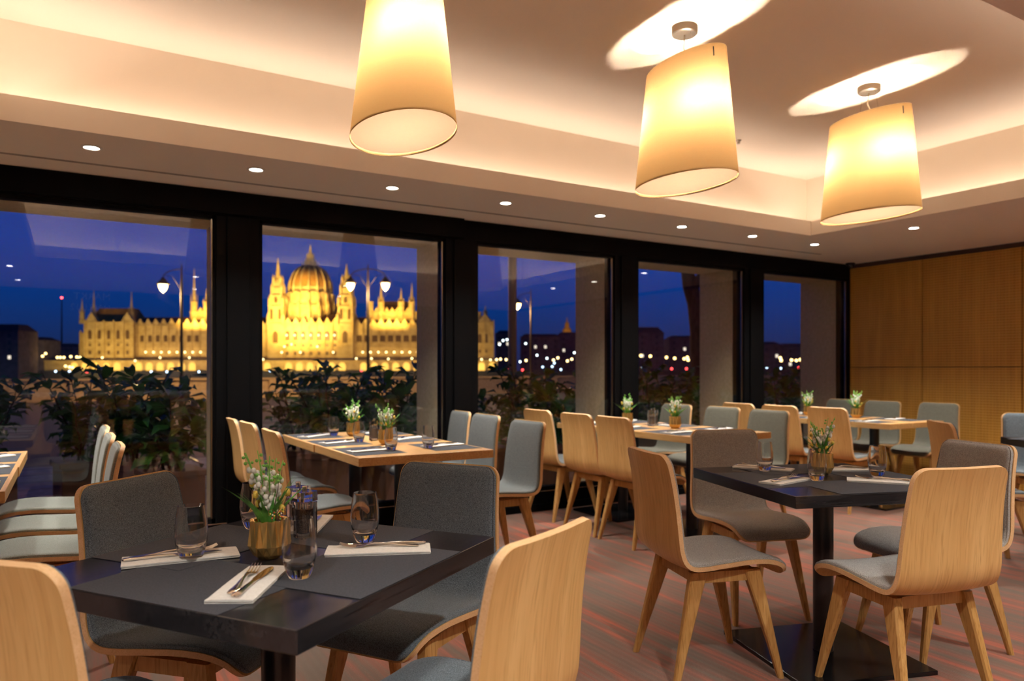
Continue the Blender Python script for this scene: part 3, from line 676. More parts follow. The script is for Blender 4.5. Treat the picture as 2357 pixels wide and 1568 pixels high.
first = {}
def single(name, mesh, x, y, z, rz, label, cat, group, rot=None):
    o = bpy.data.objects.new(name, mesh); C.objects.link(o); o.location = (x, y, z); o.rotation_euler = rot or (0, 0, rz)
    return tag(o, label, cat, group)
TZ = .750
def setting(where, mx_, my_, md, nx, ny, nd, tname, sname, lift=0.0, glass_at=None, fork=True, knife=True, fo=(.0, .012, 4), ko=(-.012, -.012, -2)):
    """placemat, napkin with fork and knife, optional tumbler, all resting on a table"""
    z = TZ + .0002 + lift
    single('placemat', mat_mesh, mx_, my_, z, R(md), 'slate placemat on %s, %s' % (tname, sname), 'placemat', 'placemats on ' + tname)
    z += .0009
    single('napkin', nap_mesh, nx, ny, z, R(nd), 'off-white napkin on %s, %s' % (tname, sname), 'napkin', 'napkins on ' + tname)
    z += .0090
    c_, s_ = math.cos(R(nd)), math.sin(R(nd))
    if fork: single('fork', fk, nx + fo[0] * c_ - fo[1] * s_, ny + fo[0] * s_ + fo[1] * c_, z, R(nd + fo[2]), 'fork on %s, %s' % (tname, sname), 'fork', 'forks on ' + tname)
    if knife: single('knife', kn, nx + ko[0] * c_ - ko[1] * s_, ny + ko[0] * s_ + ko[1] * c_, z, R(nd + ko[2]), 'knife on %s, %s' % (tname, sname), 'knife', 'knives on ' + tname)
    if glass_at: single('tumbler', tum, glass_at[0], glass_at[1], TZ + .0012 + lift, 0, 'glass tumbler on %s, %s' % (tname, sname), 'glass', 'tumblers on ' + tname)
def side_pos(T, ang, off, lat=0.0):
    a_ = R(T[2] + ang); return (T[0] + off * math.cos(a_) - lat * math.sin(a_), T[1] + off * math.sin(a_) + lat * math.cos(a_))
nt_name = 'the near black table'
for ang, lift, nx, ny, nd, ga, sn, kw in (
    (180, .0000, .330, 1.635, 60, (.434, 1.638), 'lower left place nearest the viewer', {}),
    (90, .0008, .232, 1.945, -5, (.250, 1.918), 'upper left place', {'fo': (-.015, .018, 6), 'ko': (-.02, -.008, -1)}),
    (-90, .0008, .668, 1.770, -23, (.672, 1.884), 'right place', {'fo': (.0, .006, 178), 'ko': (.01, .026, 182)}),
    (0, .0000, .600, 2.165, 62, (.455, 2.215), 'far place behind the flowers', {})):
    mp_ = side_pos(NT, ang, .25, 0.0); setting('N', mp_[0], mp_[1], NT[2] + ang + 90, nx, ny, nd, nt_name, sn, lift, ga, **kw)
rt_name = 'the second black table'
for ang, lift, nx, ny, nd, ga, sn, kw in (
    (180, .0, 2.515, 2.015, 8, (2.640, 1.966), 'left place', {}),
    (90, .0008, 2.735, 2.320, -62, (2.690, 2.275), 'far left place', {'fo': (.0, .006, 176)}),
    (-90, .0008, 2.825, 1.800, -55, (2.958, 1.905), 'right front place', {'fo': (.0, .006, 178), 'ko': (.01, .02, 182)}),
    (0, .0, 3.035, 2.105, -30, (2.880, 2.125), 'far right place', {'fo': (.0, .006, 178)})):
    mp_ = side_pos(RT, ang, .25, 0.0); setting('R', mp_[0], mp_[1], RT[2] + ang + 90, nx, ny, nd, rt_name, sn, lift, ga, **kw)
def pot(i, x, y, deg, label, s_=1.0, z=None):
    o = dup(pots[i], pu[i], (x, y, (TZ + .0005) if z is None else z), R(deg), label, 'potted flowers', 'gold pots of spring flowers'); o.scale = (s_, s_, s_ * 1.08)
def mill(kind, x, y, deg, label, z=None): dup(mills[kind], mu[kind], (x, y, (TZ + .0005) if z is None else z), R(deg), label, 'mill', 'salt and pepper mills')
pot(0, .416, 1.848, 20, 'faceted gold pot of white bell flowers and grass on the near black table', 1.0, TZ + .0015)
mill('pepper', .548, 2.015, 20, 'clear square pepper mill behind the glass on the near black table', TZ + .0022)
mill('salt', .553, 2.10, 35, 'clear mill half hidden by the pepper mill and flowers on the near black table', TZ + .0022)
pot(1, 2.812, 2.068, 80, 'gold pot of white bell flowers on the second black table, behind a glass', 1.0, TZ + .0015)
def wood_table(T, tname, glasses, left_n=3, right_n=3, ys=(3.99, 4.53, 5.05), skip=()):
    x0, x1 = T
    for j, y in enumerate(ys):
        for sgn, mx_, nm in ((1, x0 + .165, 'left side'), (-1, x1 - .165, 'right side')):
            if (nm, j) in skip: continue
            gx = (mx_ + .115) if sgn > 0 else (mx_ - .125)
            setting('W', mx_, y, 90, mx_ - sgn * .0 + .0 * sgn, y - .02 * sgn, (20 if sgn > 0 else 205) + 12 * ((j * 7) % 3 - 1), tname, nm + ' place ' + side[j], 0.0,
                    (gx, y - .05) if (nm, j) in glasses else None, fo=(.02, .012, 4))
GL = (('left side', 0), ('left side', 1), ('left side', 2), ('right side', 0))
wood_table((1.28, 2.08), 'the long window table', GL)
wood_table((3.60, 4.40), 'the third wooden table', ())
wood_table((5.86, 6.66), 'the table by the panelled wall', ())
wood_table((-1.01, -.21), 'the table at the left edge', (), ys=(3.61, 4.12, 4.63), skip=(('left side', 0), ('left side', 1), ('left side', 2)))
setting('D', *side_pos(DT, 130, .30), 0, *side_pos(DT, 130, .30), 20, 'the black table at the right edge', 'corner place')
pot(1, 1.668, 4.91, 200, 'gold pot of flowers on the long window table, nearer the window'); pot(2, 1.655, 4.265, 10, 'gold pot of flowers on the long window table, nearer the viewer')
mill('salt', 1.690, 4.56, 10, 'salt mill on the long window table'); mill('pepper', 1.755, 4.54, 30, 'pepper mill on the long window table')
pot(2, 4.02, 4.83, 60, 'gold pot of flowers on the third wooden table, left of the mills'); pot(0, 4.03, 4.27, 120, 'gold pot of flowers on the third wooden table, right of the mills')
mill('salt', 4.05, 4.56, 10, 'salt mill on the third wooden table'); mill('pepper', 4.115, 4.60, 30, 'pepper mill on the third wooden table')
pot(1, 6.31, 4.80, 40, 'gold pot of flowers on the table by the panelled wall, left one'); pot(0, 6.36, 4.31, 250, 'gold pot of flowers on the table by the panelled wall, right one')

# ------------------------------------------------------------------ outside: terrace, planting, quay
GZ = -0.30
paving = twotone('terrace_paving', (0.16, 0.155, 0.15), (0.24, 0.235, 0.23), 14, 0.6, 0.2)
q = MB(); q.box(-9, 16, 5.44, 11.0, -0.12, -0.02); struct(q.build('ground_terrace', paving))
q = MB()
for i in range(-15, 27): q.box(i * .6, i * .6 + .012, 5.44, 11, -.021, -.018)
for i in range(9): q.box(-9, 16, 5.97 + i * .6, 5.982 + i * .6, -.021, -.018)
struct(q.build('trim_3', dark_groove), 'paving joints on the terrace')
asph = twotone('asphalt', (0.035, 0.035, 0.040), (0.055, 0.055, 0.062), 20, 0.7, 0.2)
q = MB(); q.box(-60, 140, 11.0, 40, GZ - .1, GZ); struct(q.build('ground_street', asph))
wallm = twotone('parapet_stone', (0.50, 0.35, 0.17), (0.62, 0.45, 0.24), 6, 0.9, 0.3)
q = MB(); q.box(-60, 140, 40, 40.35, GZ, .66); q.box(-60, 140, 39.9, 40.45, .66, .76)
for i in range(-20, 47): q.box(i * 3.0, i * 3.0 + .35, 39.9, 40.0, GZ, .66)
struct(q.build('wall_quay', wallm), 'pale stone quay parapet lit orange')
water = plain('river_water', (0.004, 0.006, 0.012), 0.12, 0, 1.0, 3)
q = MB(); Vv = Vector((math.cos(AZ), math.sin(AZ), 0)); Rv = Vector((math.sin(AZ), -math.cos(AZ), 0))
q.add([Vector((0, 0, -6)) + Vv * 45 - Rv * 500, Vector((0, 0, -6)) + Vv * 45 + Rv * 500, Vector((0, 0, -6)) + Vv * 470 + Rv * 900, Vector((0, 0, -6)) + Vv * 470 - Rv * 900], [(0, 1, 2, 3)])
struct(q.build('ground_river', water), 'dark river')
# outer steel post of the terrace
q = MB(); q.lathe([(.052, -.02), (.052, 5.2)], 20, cap0=True, cap1=True); q.lathe([(.09, -.02), (.09, .02)], 20, cap1=True)
po = q.build('terrace_post', plain('post_paint', (0.32, 0.23, 0.14), 0.5), smooth=True, sharp=40, loc=(4.64, 7.74, 0)); tag(po, 'slim tan post outside the third window', 'post')
# pair-arm street lamps on the quay
iron = plain('lamp_iron', (0.02, 0.012, 0.008), 0.6); lampglass = emit('lamp_globe', (1.0, 0.58, 0.20), 13)
def street_lamp(u, v, zt, arms, label):
    d = (zt - CH) * FPX / (HOR - v); p = pd(u, 850, d); t_ = thing('street_lamp', (p.x, p.y, GZ), AZ - R(90))
    h = zt - GZ
    q = MB(); q.lathe([(.16, 0), (.16, .5), (.10, .7), (.075, 1.2), (.055, h + .1), (.03, h + .9), (.0001, h + 1.1)], 12); q.build('post', iron, t_, True, 40)
    for s_ in arms:
        pts = [(s_ * .83 * math.sin(PI / 2 * j / 8), 0, h + .40 + .38 * math.cos(PI / 2 * j / 8)) for j in range(9)]
        q = MB(); q.tube(pts, .025, 6); q.tube([(s_ * .05, 0, h - .1), (s_ * .4, 0, h + .45), (s_ * .75, 0, h + .5)], .015, 5); q.build('arm', iron, t_, True)
        T = Matrix.Translation((s_ * .83, 0, h))
        q = MB(); q.lathe([(.05, .42), (.10, .34), (.27, .14), (.29, .10), (.0001, .12)], 14, 0, T); q.build('lamp_hood', iron, t_, True, 40)
        q = MB(); q.lathe([(.19, .10), (.19, .0), (.13, -.16), (.04, -.25), (.0001, -.27)], 14, 0, T); q.build('lamp_globe', lampglass, t_, True)
        light('street_lamp_light', 'POINT', (s_ * .83, 0, h - .40), 800, (1.0, 0.58, 0.22), parent=t_, shadow_soft_size=.15)
    tag(t_, label, 'street lamp')
street_lamp(418, 660, 4.9, (-1,), 'street lamp behind the first window, before the lit palace wing')
street_lamp(847, 657, 5.2, (-1, 1), 'two-armed street lamp seen through the second window')
street_lamp(1222, 703, 5.2, (-1,), 'street lamp seen through the third window beside the tan post')
# bare leaning tree
q = MB(); bp_ = pd(1612, 850, 18)
def tpt(u, v, d): return pd(u, v, d)
q.tube([(bp_.x, bp_.y, GZ), tpt(1607, 900, 18), tpt(1605, 830, 18), tpt(1603, 760, 18), tpt(1598, 700, 18), tpt(1590, 660, 18), tpt(1578, 610, 18), tpt(1560, 540, 18.2)], [.30, .20, .165, .16, .17, .20, .13, .08], 10)
q.tube([tpt(1592, 668, 18), tpt(1612, 640, 17.8), tpt(1640, 600, 17.6), tpt(1662, 520, 17.5)], [.13, .12, .10, .06], 8)
q.tube([tpt(1586, 640, 18), tpt(1600, 590, 18.3), tpt(1596, 500, 18.5)], [.10, .07, .04], 7)
tr_ = q.build('tree', bark_m, smooth=True); tag(tr_, 'dark leaning tree trunk outside the fourth window', 'tree')
# potted shrubs
def make_shrub(seed, n_leaf, big):
    rn = random.Random(seed); t_ = thing('potted_shrub')
    q = MB(); q.box(-.21, .21, -.21, .21, 0, .40); q.box(-.23, .23, -.23, .23, .37, .42); q.build('planter', plain('planter_brown', (0.14, 0.055, 0.03), 0.6), t_, bevel=.008)
    st = MB(); lf = MB(); tips = []
    for i in range(7):
        a_ = 2 * PI * i / 7 + rn.uniform(-.3, .3); L_ = rn.uniform(.45, .82); ln = rn.uniform(.1, .38); p = [(.05 * math.cos(a_), .05 * math.sin(a_), .38)]
        for j in range(1, 7):
            f_ = j / 6; p.append((.05 * math.cos(a_) + ln * f_ ** 1.3 * math.cos(a_) + rn.uniform(-.015, .015), .05 * math.sin(a_) + ln * f_ ** 1.3 * math.sin(a_), .38 + L_ * f_))
        st.tube(p, [.011, .010, .009, .007, .006, .005, .003], 5); tips.append(p)
    for i in range(n_leaf):
        p = rn.choice(tips); k_ = rn.uniform(1.0, 6); i0 = min(int(k_), 5); c_ = Vector(p[i0]).lerp(Vector(p[i0 + 1]), k_ - i0)
        L_ = rn.uniform(.09, .16) * big; w = L_ * rn.uniform(.18, .26); a_ = rn.uniform(0, 2 * PI); el = rn.uniform(-.5, .9)
        M_ = Matrix.Translation(c_) @ Matrix.Rotation(a_, 4, 'Z') @ Matrix.Rotation(-el, 4, 'Y') @ Matrix.Rotation(rn.uniform(-.6, .6), 4, 'X')
        vs = [(0, 0, 0)]; 
        for f_, ww in ((.25, .8), (.5, 1.0), (.75, .75)): vs += [(L_ * f_ + .02, -w * ww, .02 * f_), (L_ * f_ + .02, 0, -.006), (L_ * f_ + .02, w * ww, .02 * f_)]
        vs.append((L_ + .02, 0, -.03 * big))
        fs = [(0, 1, 2), (0, 2, 3), (1, 4, 5, 2), (2, 5, 6, 3), (4, 7, 8, 5), (5, 8, 9, 6), (7, 10, 8), (8, 10, 9)]
        lf.add(vs, fs, 0, M_)
    st.build('stems', bark_m, t_, True); lf.build('foliage', shrub_m, t_, True)
    return t_
shr = [make_shrub(5, 240, 1.2), make_shrub(9, 210, 1.5), make_shrub(14, 260, 1.1)]; su = [[], [], []]
for k_, u, d_, deg, sc, lab in ((0, -40, 6.6, 20, 1.0, 'at the left edge of the first window'), (0, 195, 6.5, 10, 1.0, 'left of the middle of the first window'), (1, 310, 6.3, 40, 1.03, 'in the middle of the first window'),
        (1, 405, 5.7, 100, .98, 'large leaves at the right of the first window'), (2, 690, 7.3, 60, 1.02, 'at the left of the second window'), (0, 760, 7.0, 150, 1.05, 'left of the middle of the second window'),
        (2, 835, 7.5, 220, 1.0, 'behind the lamp post in the second window'), (1, 905, 7.2, 280, 1.02, 'at the right of the second window'), (2, 1125, 8.0, 15, .9, 'at the left of the third window'),
        (0, 1215, 8.2, 80, 1.03, 'in the middle of the third window'), (1, 1282, 8.0, 200, 1.0, 'at the right of the third window'), (0, 1500, 9.2, 120, 1.0, 'at the left of the fourth window'),
        (1, 1560, 9.4, 45, 1.05, 'in the middle of the fourth window'), (2, 1645, 9.0, 330, .95, 'at the right of the fourth window'), (1, 1795, 10.6, 250, 1.05, 'at the left of the last window'), (0, 1862, 10.7, 190, 1.05, 'at the right of the last window')):
    p = pd(u, 850, d_); o = dup(shr[k_], su[k_], (p.x, max(p.y, 6.55), -.02), R(deg), 'dark green potted shrub outside, ' + lab, 'shrub', 'potted shrubs on the terrace'); o.scale = (sc, sc, sc * 1.03)

# ------------------------------------------------------------------ the far bank
D0 = 480.0; PX = D0 / FPX
def far_frame(u, d=D0): return pd(u, 850, d)
stone_g = twotone('palace_stone', (0.56, 0.40, 0.14), (0.74, 0.56, 0.22), 0.25, 0.9, 0.0)
roof_g = twotone('palace_roof', (0.42, 0.20, 0.035), (0.55, 0.28, 0.06), 0.3, 0.8, 0.0)
roof_dark = plain('palace_wing_roof', (0.16, 0.08, 0.035), 0.8)
win_dark = plain('palace_window', (0.16, 0.09, 0.03), 0.4)
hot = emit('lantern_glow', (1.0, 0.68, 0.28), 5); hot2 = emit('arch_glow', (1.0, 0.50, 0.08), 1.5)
PAL = thing('palace', pd(697, 850, D0), AZ - R(90)); PAL.location.z = 0
# palace coordinates: x metres to the right, y away from the viewer, z up. X() and Z() turn picture pixels at that distance into metres
def X(u): return (u - 697) * PX
def Z(v): return CH + (HOR - v) * PX
def arch_prism(q, x0, x1, z0, z1, y0, y1, mi=0, pointed=True):
    w = (x1 - x0) / 2; xm = (x0 + x1) / 2; zs = z1 - w * (1.3 if pointed else 1.0)
    pts = [(x0, z0), (x1, z0), (x1, zs)]
    if pointed: pts += [(xm + w * .7, zs + w * .8), (xm, z1), (xm - w * .7, zs + w * .8)]
    else: pts += [(xm + w * math.cos(a_), zs + w * math.sin(a_)) for a_ in (R(30), R(60), R(90), R(120), R(150))]
    pts.append((x0, zs)); k = len(pts)
    q.add([(x, y0, z) for x, z in pts] + [(x, y1, z) for x, z in pts], [tuple(range(k)), tuple(range(2 * k - 1, k - 1, -1))] + [(i, k + i, k + (i + 1) % k, (i + 1) % k) for i in range(k)], mi)
def gable(q, xa, xb, z0, z1, y, dp, mi=0):
    xm = (xa + xb) / 2
    q.add([(xa, y, z0), (xb, y, z0), (xm, y, z1), (xa, y + dp, z0), (xb, y + dp, z0), (xm, y + dp, z1)], [(0, 1, 2), (3, 5, 4), (0, 2, 5, 3), (1, 4, 5, 2), (0, 3, 4, 1)], mi)
def hip(q, x0, x1, y0, y1, z0, z1, ix, iy, mi=0):
    q.add([(x0, y0, z0), (x1, y0, z0), (x1, y1, z0), (x0, y1, z0), (x0 + ix, y0 + iy, z1), (x1 - ix, y0 + iy, z1), (x1 - ix, y1 - iy, z1), (x0 + ix, y1 - iy, z1)],
          [(0, 1, 5, 4), (1, 2, 6, 5), (2, 3, 7, 6), (3, 0, 4, 7), (4, 5, 6, 7)], mi)
def spire(name, u, vt, v0, wpx, y, base_v, wb, parent=PAL, m_=None):
    """turret: square-ish shaft with string courses, corner pinnacles and a needle spire"""
    q = MB(); r_ = wb / 2 * PX; T = Matrix.Translation((X(u), y, 0)); zb, z0, zt = Z(base_v), Z(v0), Z(vt)
    n_ = 3; prof = [(r_, zb)]
    for j in range(n_):
        za = zb + (z0 - zb) * (j + 1) / n_; rr = r_ * (1 - .10 * (j + 1)); prof += [(prof[-1][0], za - .5), (prof[-1][0] * 1.10, za - .3), (prof[-1][0] * 1.10, za), (rr, za)]
    rs = wpx / 2 * PX; prof += [(rs * 1.15, z0), (rs, z0 + .3), (rs * .55, z0 + (zt - z0) * .5), (.12, zt), (.0001, zt)]
    q.lathe(prof, 8, 0, T @ Matrix.Rotation(R(22.5), 4, 'Z'))
    for j in range(4):
        a_ = R(45 + 90 * j); rr = r_ * .78
        q.lathe([(rs * .28, z0 - (z0 - zb) * .08), (rs * .28, z0 + (zt - z0) * .07), (.05, z0 + (zt - z0) * .26)], 5, 0, T @ Matrix.Translation((rr * math.cos(a_), rr * math.sin(a_), 0)))
    return q.build(name, m_ or stone_g, parent)
# --- quay terrace under the palace, with lit arches
QY = 6.0
q = MB(); q.box(X(-60), X(1900), -14, -9.5, -8, Z(853.5)); q.build('lower_quay', asph, PAL)
q = MB(); q.box(X(120), X(1146), -9, 0, Z(866), Z(832)); q.box(X(118), X(1148), -9.4, -8.6, Z(833.5), Z(830)); q.build('quay_terrace', stone_g, PAL)
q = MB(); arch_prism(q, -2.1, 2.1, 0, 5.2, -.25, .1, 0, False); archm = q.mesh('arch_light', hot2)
for i in range(40):
    u = 190 + i * 24.2
    if i % 7 == 5: continue
    put(PAL, 'arch_light', archm, (X(u), -9.0, Z(853)))
# --- wings
wing = MB()
def wing_body(u0, u1, vtop, y0=0, dp=22, zig=True, step=18):
    wing.box(X(u0), X(u1), y0, y0 + dp, Z(834), Z(vtop))
    for v in (vtop + 3, 800, 792): wing.box(X(u0), X(u1), y0 - .35, y0, Z(v), Z(v) + .5)
    u = u0 + 4
    while u < u1 - 4:
        wing.box(X(u) - .35, X(u) + .35, y0 - .7, y0, Z(834), Z(vtop) + 1.2); u += step
    if zig:
        u = u0 + 1
        while u < u1 - step * .9:
            gable(wing, X(u), X(u + step), Z(vtop), Z(vtop - 15), y0 + .2, 1.2); u += step
wing_body(312, 500, 748); wing_body(500, 625, 748); wing_body(813, 1100, 748)
wing_body(655, 781, 746, -2.5, 24, True, 18)
wing_body(176, 202, 765, 3, 16, False, 13)
wing.build('wings', stone_g, PAL)
q = MB()
for a_, b_ in ((312, 625), (813, 1100)): hip(q, X(a_), X(b_), 3, 20, Z(748), Z(728), 1, 7)
hip(q, X(655), X(781), 1, 20, Z(746), Z(722), 1, 7); q.build('wing_roofs', roof_dark, PAL)
# --- end pavilions
def pavilion(u0, u1, name, turrets):
    q = MB(); q.box(X(u0), X(u1), -3, 20, Z(834), Z(741)); n_ = max(2, int(round((u1 - u0) / 22)))
    for v in (744, 792, 806): q.box(X(u0) - .2, X(u1) + .2, -3.4, -3, Z(v), Z(v) + .6)
    for i in range(n_ + 1):
        xx = X(u0 + (u1 - u0) * i / n_); q.box(xx - .45, xx + .45, -3.8, -3, Z(834), Z(738))
    if u1 - u0 > 60: gable(q, X(u0), X(u0 + 28), Z(741), Z(719), -3, 4); gable(q, X(u1 - 28), X(u1), Z(741), Z(719), -3, 4)
    else: gable(q, X(u0 + 4), X(u1 - 4), Z(741), Z(722), -3, 4)
    p = q.build(name, stone_g, PAL)
    q = MB(); hip(q, X(u0 + 1), X(u1 - 1), 0, 19, Z(741), Z(708 if u1 - u0 > 60 else 724), 4, 6); q.build('pavilion_roof', roof_g, PAL)
    for tu, tv in turrets: spire('turret', tu, tv, 718, 6, 1.5, 745, 13)
pavilion(202, 312, 'left_pavilion', ((213, 668), (300, 670), (186, 688)))
pavilion(1096, 1136, 'right_pavilion', ((1117, 703), (1103, 722)))
# --- chambers flanking the dome
def chamber(u0, u1, turrets):
    q = MB(); q.box(X(u0), X(u1), 8, 34, Z(760), Z(715)); 
    for v in (718, 740): q.box(X(u0), X(u1), 7.5, 8, Z(v), Z(v) + .7)
    i = u0 + 6
    while i < u1 - 10: gable(q, X(i), X(i + 12), Z(715), Z(705), 8, 1.2); i += 12
    q.build('chamber', stone_g, PAL)
    q = MB(); hip(q, X(u0 + 14), X(u1 - 16), 12, 32, Z(715), Z(688), 4.5, 6); q.build('chamber_roof', roof_g, PAL)
    for tu, tv in turrets: spire('turret', tu, tv, 692, 8, 8.5, 760, 19)
chamber(838, 960, ((872, 643), (919, 660), (944, 647), (846, 690)))
chamber(425, 540, ((434, 614), (463, 660), (520, 650), (540, 645)))
# --- main dome
T0 = Matrix.Translation((0, 18, 0))
def rp_(px): return px * PX
q = MB(); q.lathe([(rp_(56), Z(760)), (rp_(56), Z(700)), (rp_(53), Z(699)), (rp_(53), Z(668)), (rp_(49), Z(667)), (rp_(49), Z(657)), (rp_(47), Z(656))], 32, 0, T0)
for i in range(16):
    a_ = 2 * PI * (i + .5) / 16; M_ = T0 @ Matrix.Rotation(a_, 4, 'Z')
    q.box(rp_(46), rp_(63), -.9, .9, Z(760), Z(706), 0, M_); q.box(rp_(48), rp_(58), -.7, .7, Z(706), Z(672), 0, M_)
    q.lathe([(.9, Z(706)), (.9, Z(700)), (.1, Z(690))], 5, 0, M_ @ Matrix.Translation((rp_(60.5), 0, 0)))
    q.lathe([(.9, Z(668)), (.9, Z(655)), (.1, Z(640))], 5, 0, M_ @ Matrix.Translation((rp_(50), 0, 0)))
q.build('dome_drum', stone_g, PAL)
q = MB(); prof = []
for j in range(15):
    t_ = j / 14 * R(76); prof.append((rp_(48.5) * math.cos(t_) ** .82 + .0, Z(656) + (Z(604) - Z(656)) * math.sin(t_) / math.sin(R(76))))
q.lathe(prof, 32, 0, T0); q.build('dome_shell', roof_g, PAL, True)
q = MB()
for i in range(16):
    a_ = 2 * PI * (i + .5) / 16; pts = [((r_ + .25) * math.cos(a_), 18 + (r_ + .25) * math.sin(a_), z) for r_, z in prof]
    q.tube(pts, .42, 5)
q.build('dome_ribs', stone_g, PAL)
q = MB(); q.lathe([(rp_(21), Z(611)), (rp_(21), Z(606)), (rp_(11), Z(605)), (rp_(9.5), Z(600)), (rp_(9.5), Z(590)), (rp_(10.5), Z(589)), (rp_(7), Z(587)), (rp_(6.5), Z(576)), (rp_(4), Z(573)), (rp_(1.6), Z(560)), (.1, Z(552))], 12, 0, T0)
for i in range(12):
    a_ = 2 * PI * i / 12
    for rr, za, zb_ in ((19, 611, 598), (12, 606, 590), (8, 590, 578)): q.lathe([(.5, Z(za)), (.45, Z(zb_) - 1), (.05, Z(zb_) + 1.2)], 5, 0, T0 @ Matrix.Translation((rp_(rr) * math.cos(a_), rp_(rr) * math.sin(a_), 0)))
q.build('dome_lantern', stone_g, PAL)
# --- twin towers
for u, vt in ((637.5, 592), (796.5, 606)):
    q = MB(); T = Matrix.Translation((X(u), 2, 0)); s45 = T @ Matrix.Rotation(R(45), 4, 'Z'); dv = vt - 592
    q.lathe([(rp_(26), Z(834)), (rp_(26), Z(748)), (rp_(27), Z(747)), (rp_(27), Z(745)), (rp_(24), Z(744)), (rp_(24), Z(706)), (rp_(25), Z(705)), (rp_(21), Z(703)), (rp_(20), Z(681)), (rp_(21), Z(680)), (rp_(16.5), Z(678)), (rp_(16), Z(664)), (rp_(16.6), Z(663)), (rp_(13), Z(662)), (rp_(12), Z(650))], 4, 0, s45)
    q.lathe([(rp_(10.5), Z(650)), (rp_(9), Z(644)), (rp_(7.2), Z(642)), (rp_(4.2), Z(620 + dv * .5)), (rp_(1.2), Z(vt + 5)), (.1, Z(vt))], 8, 0, T)
    for j in range(4):
        a_ = R(45 + 90 * j)
        for rr, za, zb_, w in ((24, 748, 728, 1.2), (21, 706, 688, 1.1), (15.5, 680, 660, .9), (11.5, 664, 640, .8)):
            q.lathe([(w, Z(za)), (w, Z(zb_)), (.08, Z(zb_ - 9))], 6, 0, T @ Matrix.Translation((rp_(rr) * math.cos(a_), rp_(rr) * math.sin(a_), 0)))
    q.build('tower', stone_g, PAL)
    for v0, v1, w in ((790, 762, 3.2), (736, 712, 2.2), (698, 685, 1.8)):
        q = MB()
        for dx in ((-2.6, 2.6) if v0 == 736 else (0,)):
            arch_prism(q, X(u) + dx - w / 2 * (1 if v0 != 736 else .7), X(u) + dx + w / 2 * (1 if v0 != 736 else .7), Z(v0), Z(v1), 2 - rp_(18 if v0 > 740 else (17 if v0 == 736 else 14.5)) - .35, 2 - rp_(11), 0)
        q.build('tower_window', win_dark, PAL)
# --- windows and lanterns of the wings
q = MB(); arch_prism(q, -.75, .75, 0, 4.4, -.12, .2); wtall = q.mesh('window', win_dark)
q = MB(); arch_prism(q, -1.1, 1.1, 0, 6.0, -.12, .2); wbig = q.mesh('window', win_dark)
q = MB(); q.box(-.8, .8, -.12, .2, 0, 2.4); wsm = q.mesh('window', win_dark)
q = MB(); arch_prism(q, -1.7, 1.7, 0, 6.2, -.14, .2, 0, False); warc = q.mesh('window', win_dark)
q = MB(); q.ball((0, 0, 0), .62, 8, 6); glob = q.mesh('lantern', hot)
nw = 0
for u0, u1, st_, yy in ((320, 470, 18, 0), (818, 962, 18, 0)):
    u = u0 + 9
    while u < u1:
        for dx in (-3.6, 0, 3.6): put(PAL, 'window', wtall, (X(u + dx), yy, Z(787))); nw += 1
        put(PAL, 'lantern', glob, (X(u + 9), yy - 1.6, Z(811)))
        u += st_
for i in range(5):
    u = 213 + i * 21.5; put(PAL, 'window', wbig, (X(u), -3, Z(781))); put(PAL, 'window', wsm, (X(u), -3, Z(816)))
    put(PAL, 'window', wsm, (X(u), -3, Z(797)))
for i in range(7):
    u = 664 + i * 18.2; put(PAL, 'window', warc, (X(u), -2.5, Z(784))); put(PAL, 'lantern', glob, (X(u), -4.2, Z(772.5))); put(PAL, 'window', wsm, (X(u), -2.5, Z(818))); put(PAL, 'window', wsm, (X(u), -2.5, Z(800)))
for u, v in ((605, 817), (618, 828), (660, 812), (666, 799), (682, 794), (702, 812), (740, 799), (776, 812), (828, 826), (862, 826), (900, 827), (953, 826), (330, 831), (386, 824), (452, 824), (256, 824), (1110, 828), (1130, 829)):
    put(PAL, 'lantern', glob, (X(u), -10.5, Z(v)))
for u in (1105, 1119): put(PAL, 'window', wbig, (X(u), -3, Z(790))); put(PAL, 'window', wsm, (X(u), -3, Z(812)))
tag(PAL, 'floodlit golden neo-gothic domed palace across the river', 'building')
# floodlights standing on the far quay, shining up at the fronts
GOLD = (1.0, 0.60, 0.14)
def flood(u, e_, col, size=26, y=-46, z=-3, aim=(0, 22), tgt=None):
    o = light('floodlight', 'AREA', (X(u), y, z), e_, col, parent=PAL, shape='RECTANGLE', size=size, size_y=3, spread=R(120))
    tg = Vector((X(tgt if tgt is not None else u), aim[0], aim[1])); o.rotation_euler = (tg - Vector((X(u), y, z))).to_track_quat('-Z', 'Y').to_euler()
FK = 0.31
flood(256, 27000 * FK, (1.0, 0.66, 0.20)); flood(400, 20000 * FK, (1.0, 0.62, 0.30), 34); flood(530, 15000 * FK, (1.0, 0.62, 0.28), 34)
flood(697, 34000 * FK, (1.0, 0.64, 0.20), 40); flood(697, 130000 * FK, GOLD, 30, -30, 14, (10, 66)); flood(890, 16000 * FK, (1.0, 0.60, 0.26), 40); flood(1050, 20000 * FK, (1.0, 0.62, 0.2), 34)
flood(697, 60000 * FK, (1.0, 0.68, 0.25), 16, -40, 20, (18, 84)); flood(900, 22000 * FK, GOLD, 20, -8, 30, (18, 46)); flood(455, 22000 * FK, GOLD, 20, -8, 30, (18, 46))

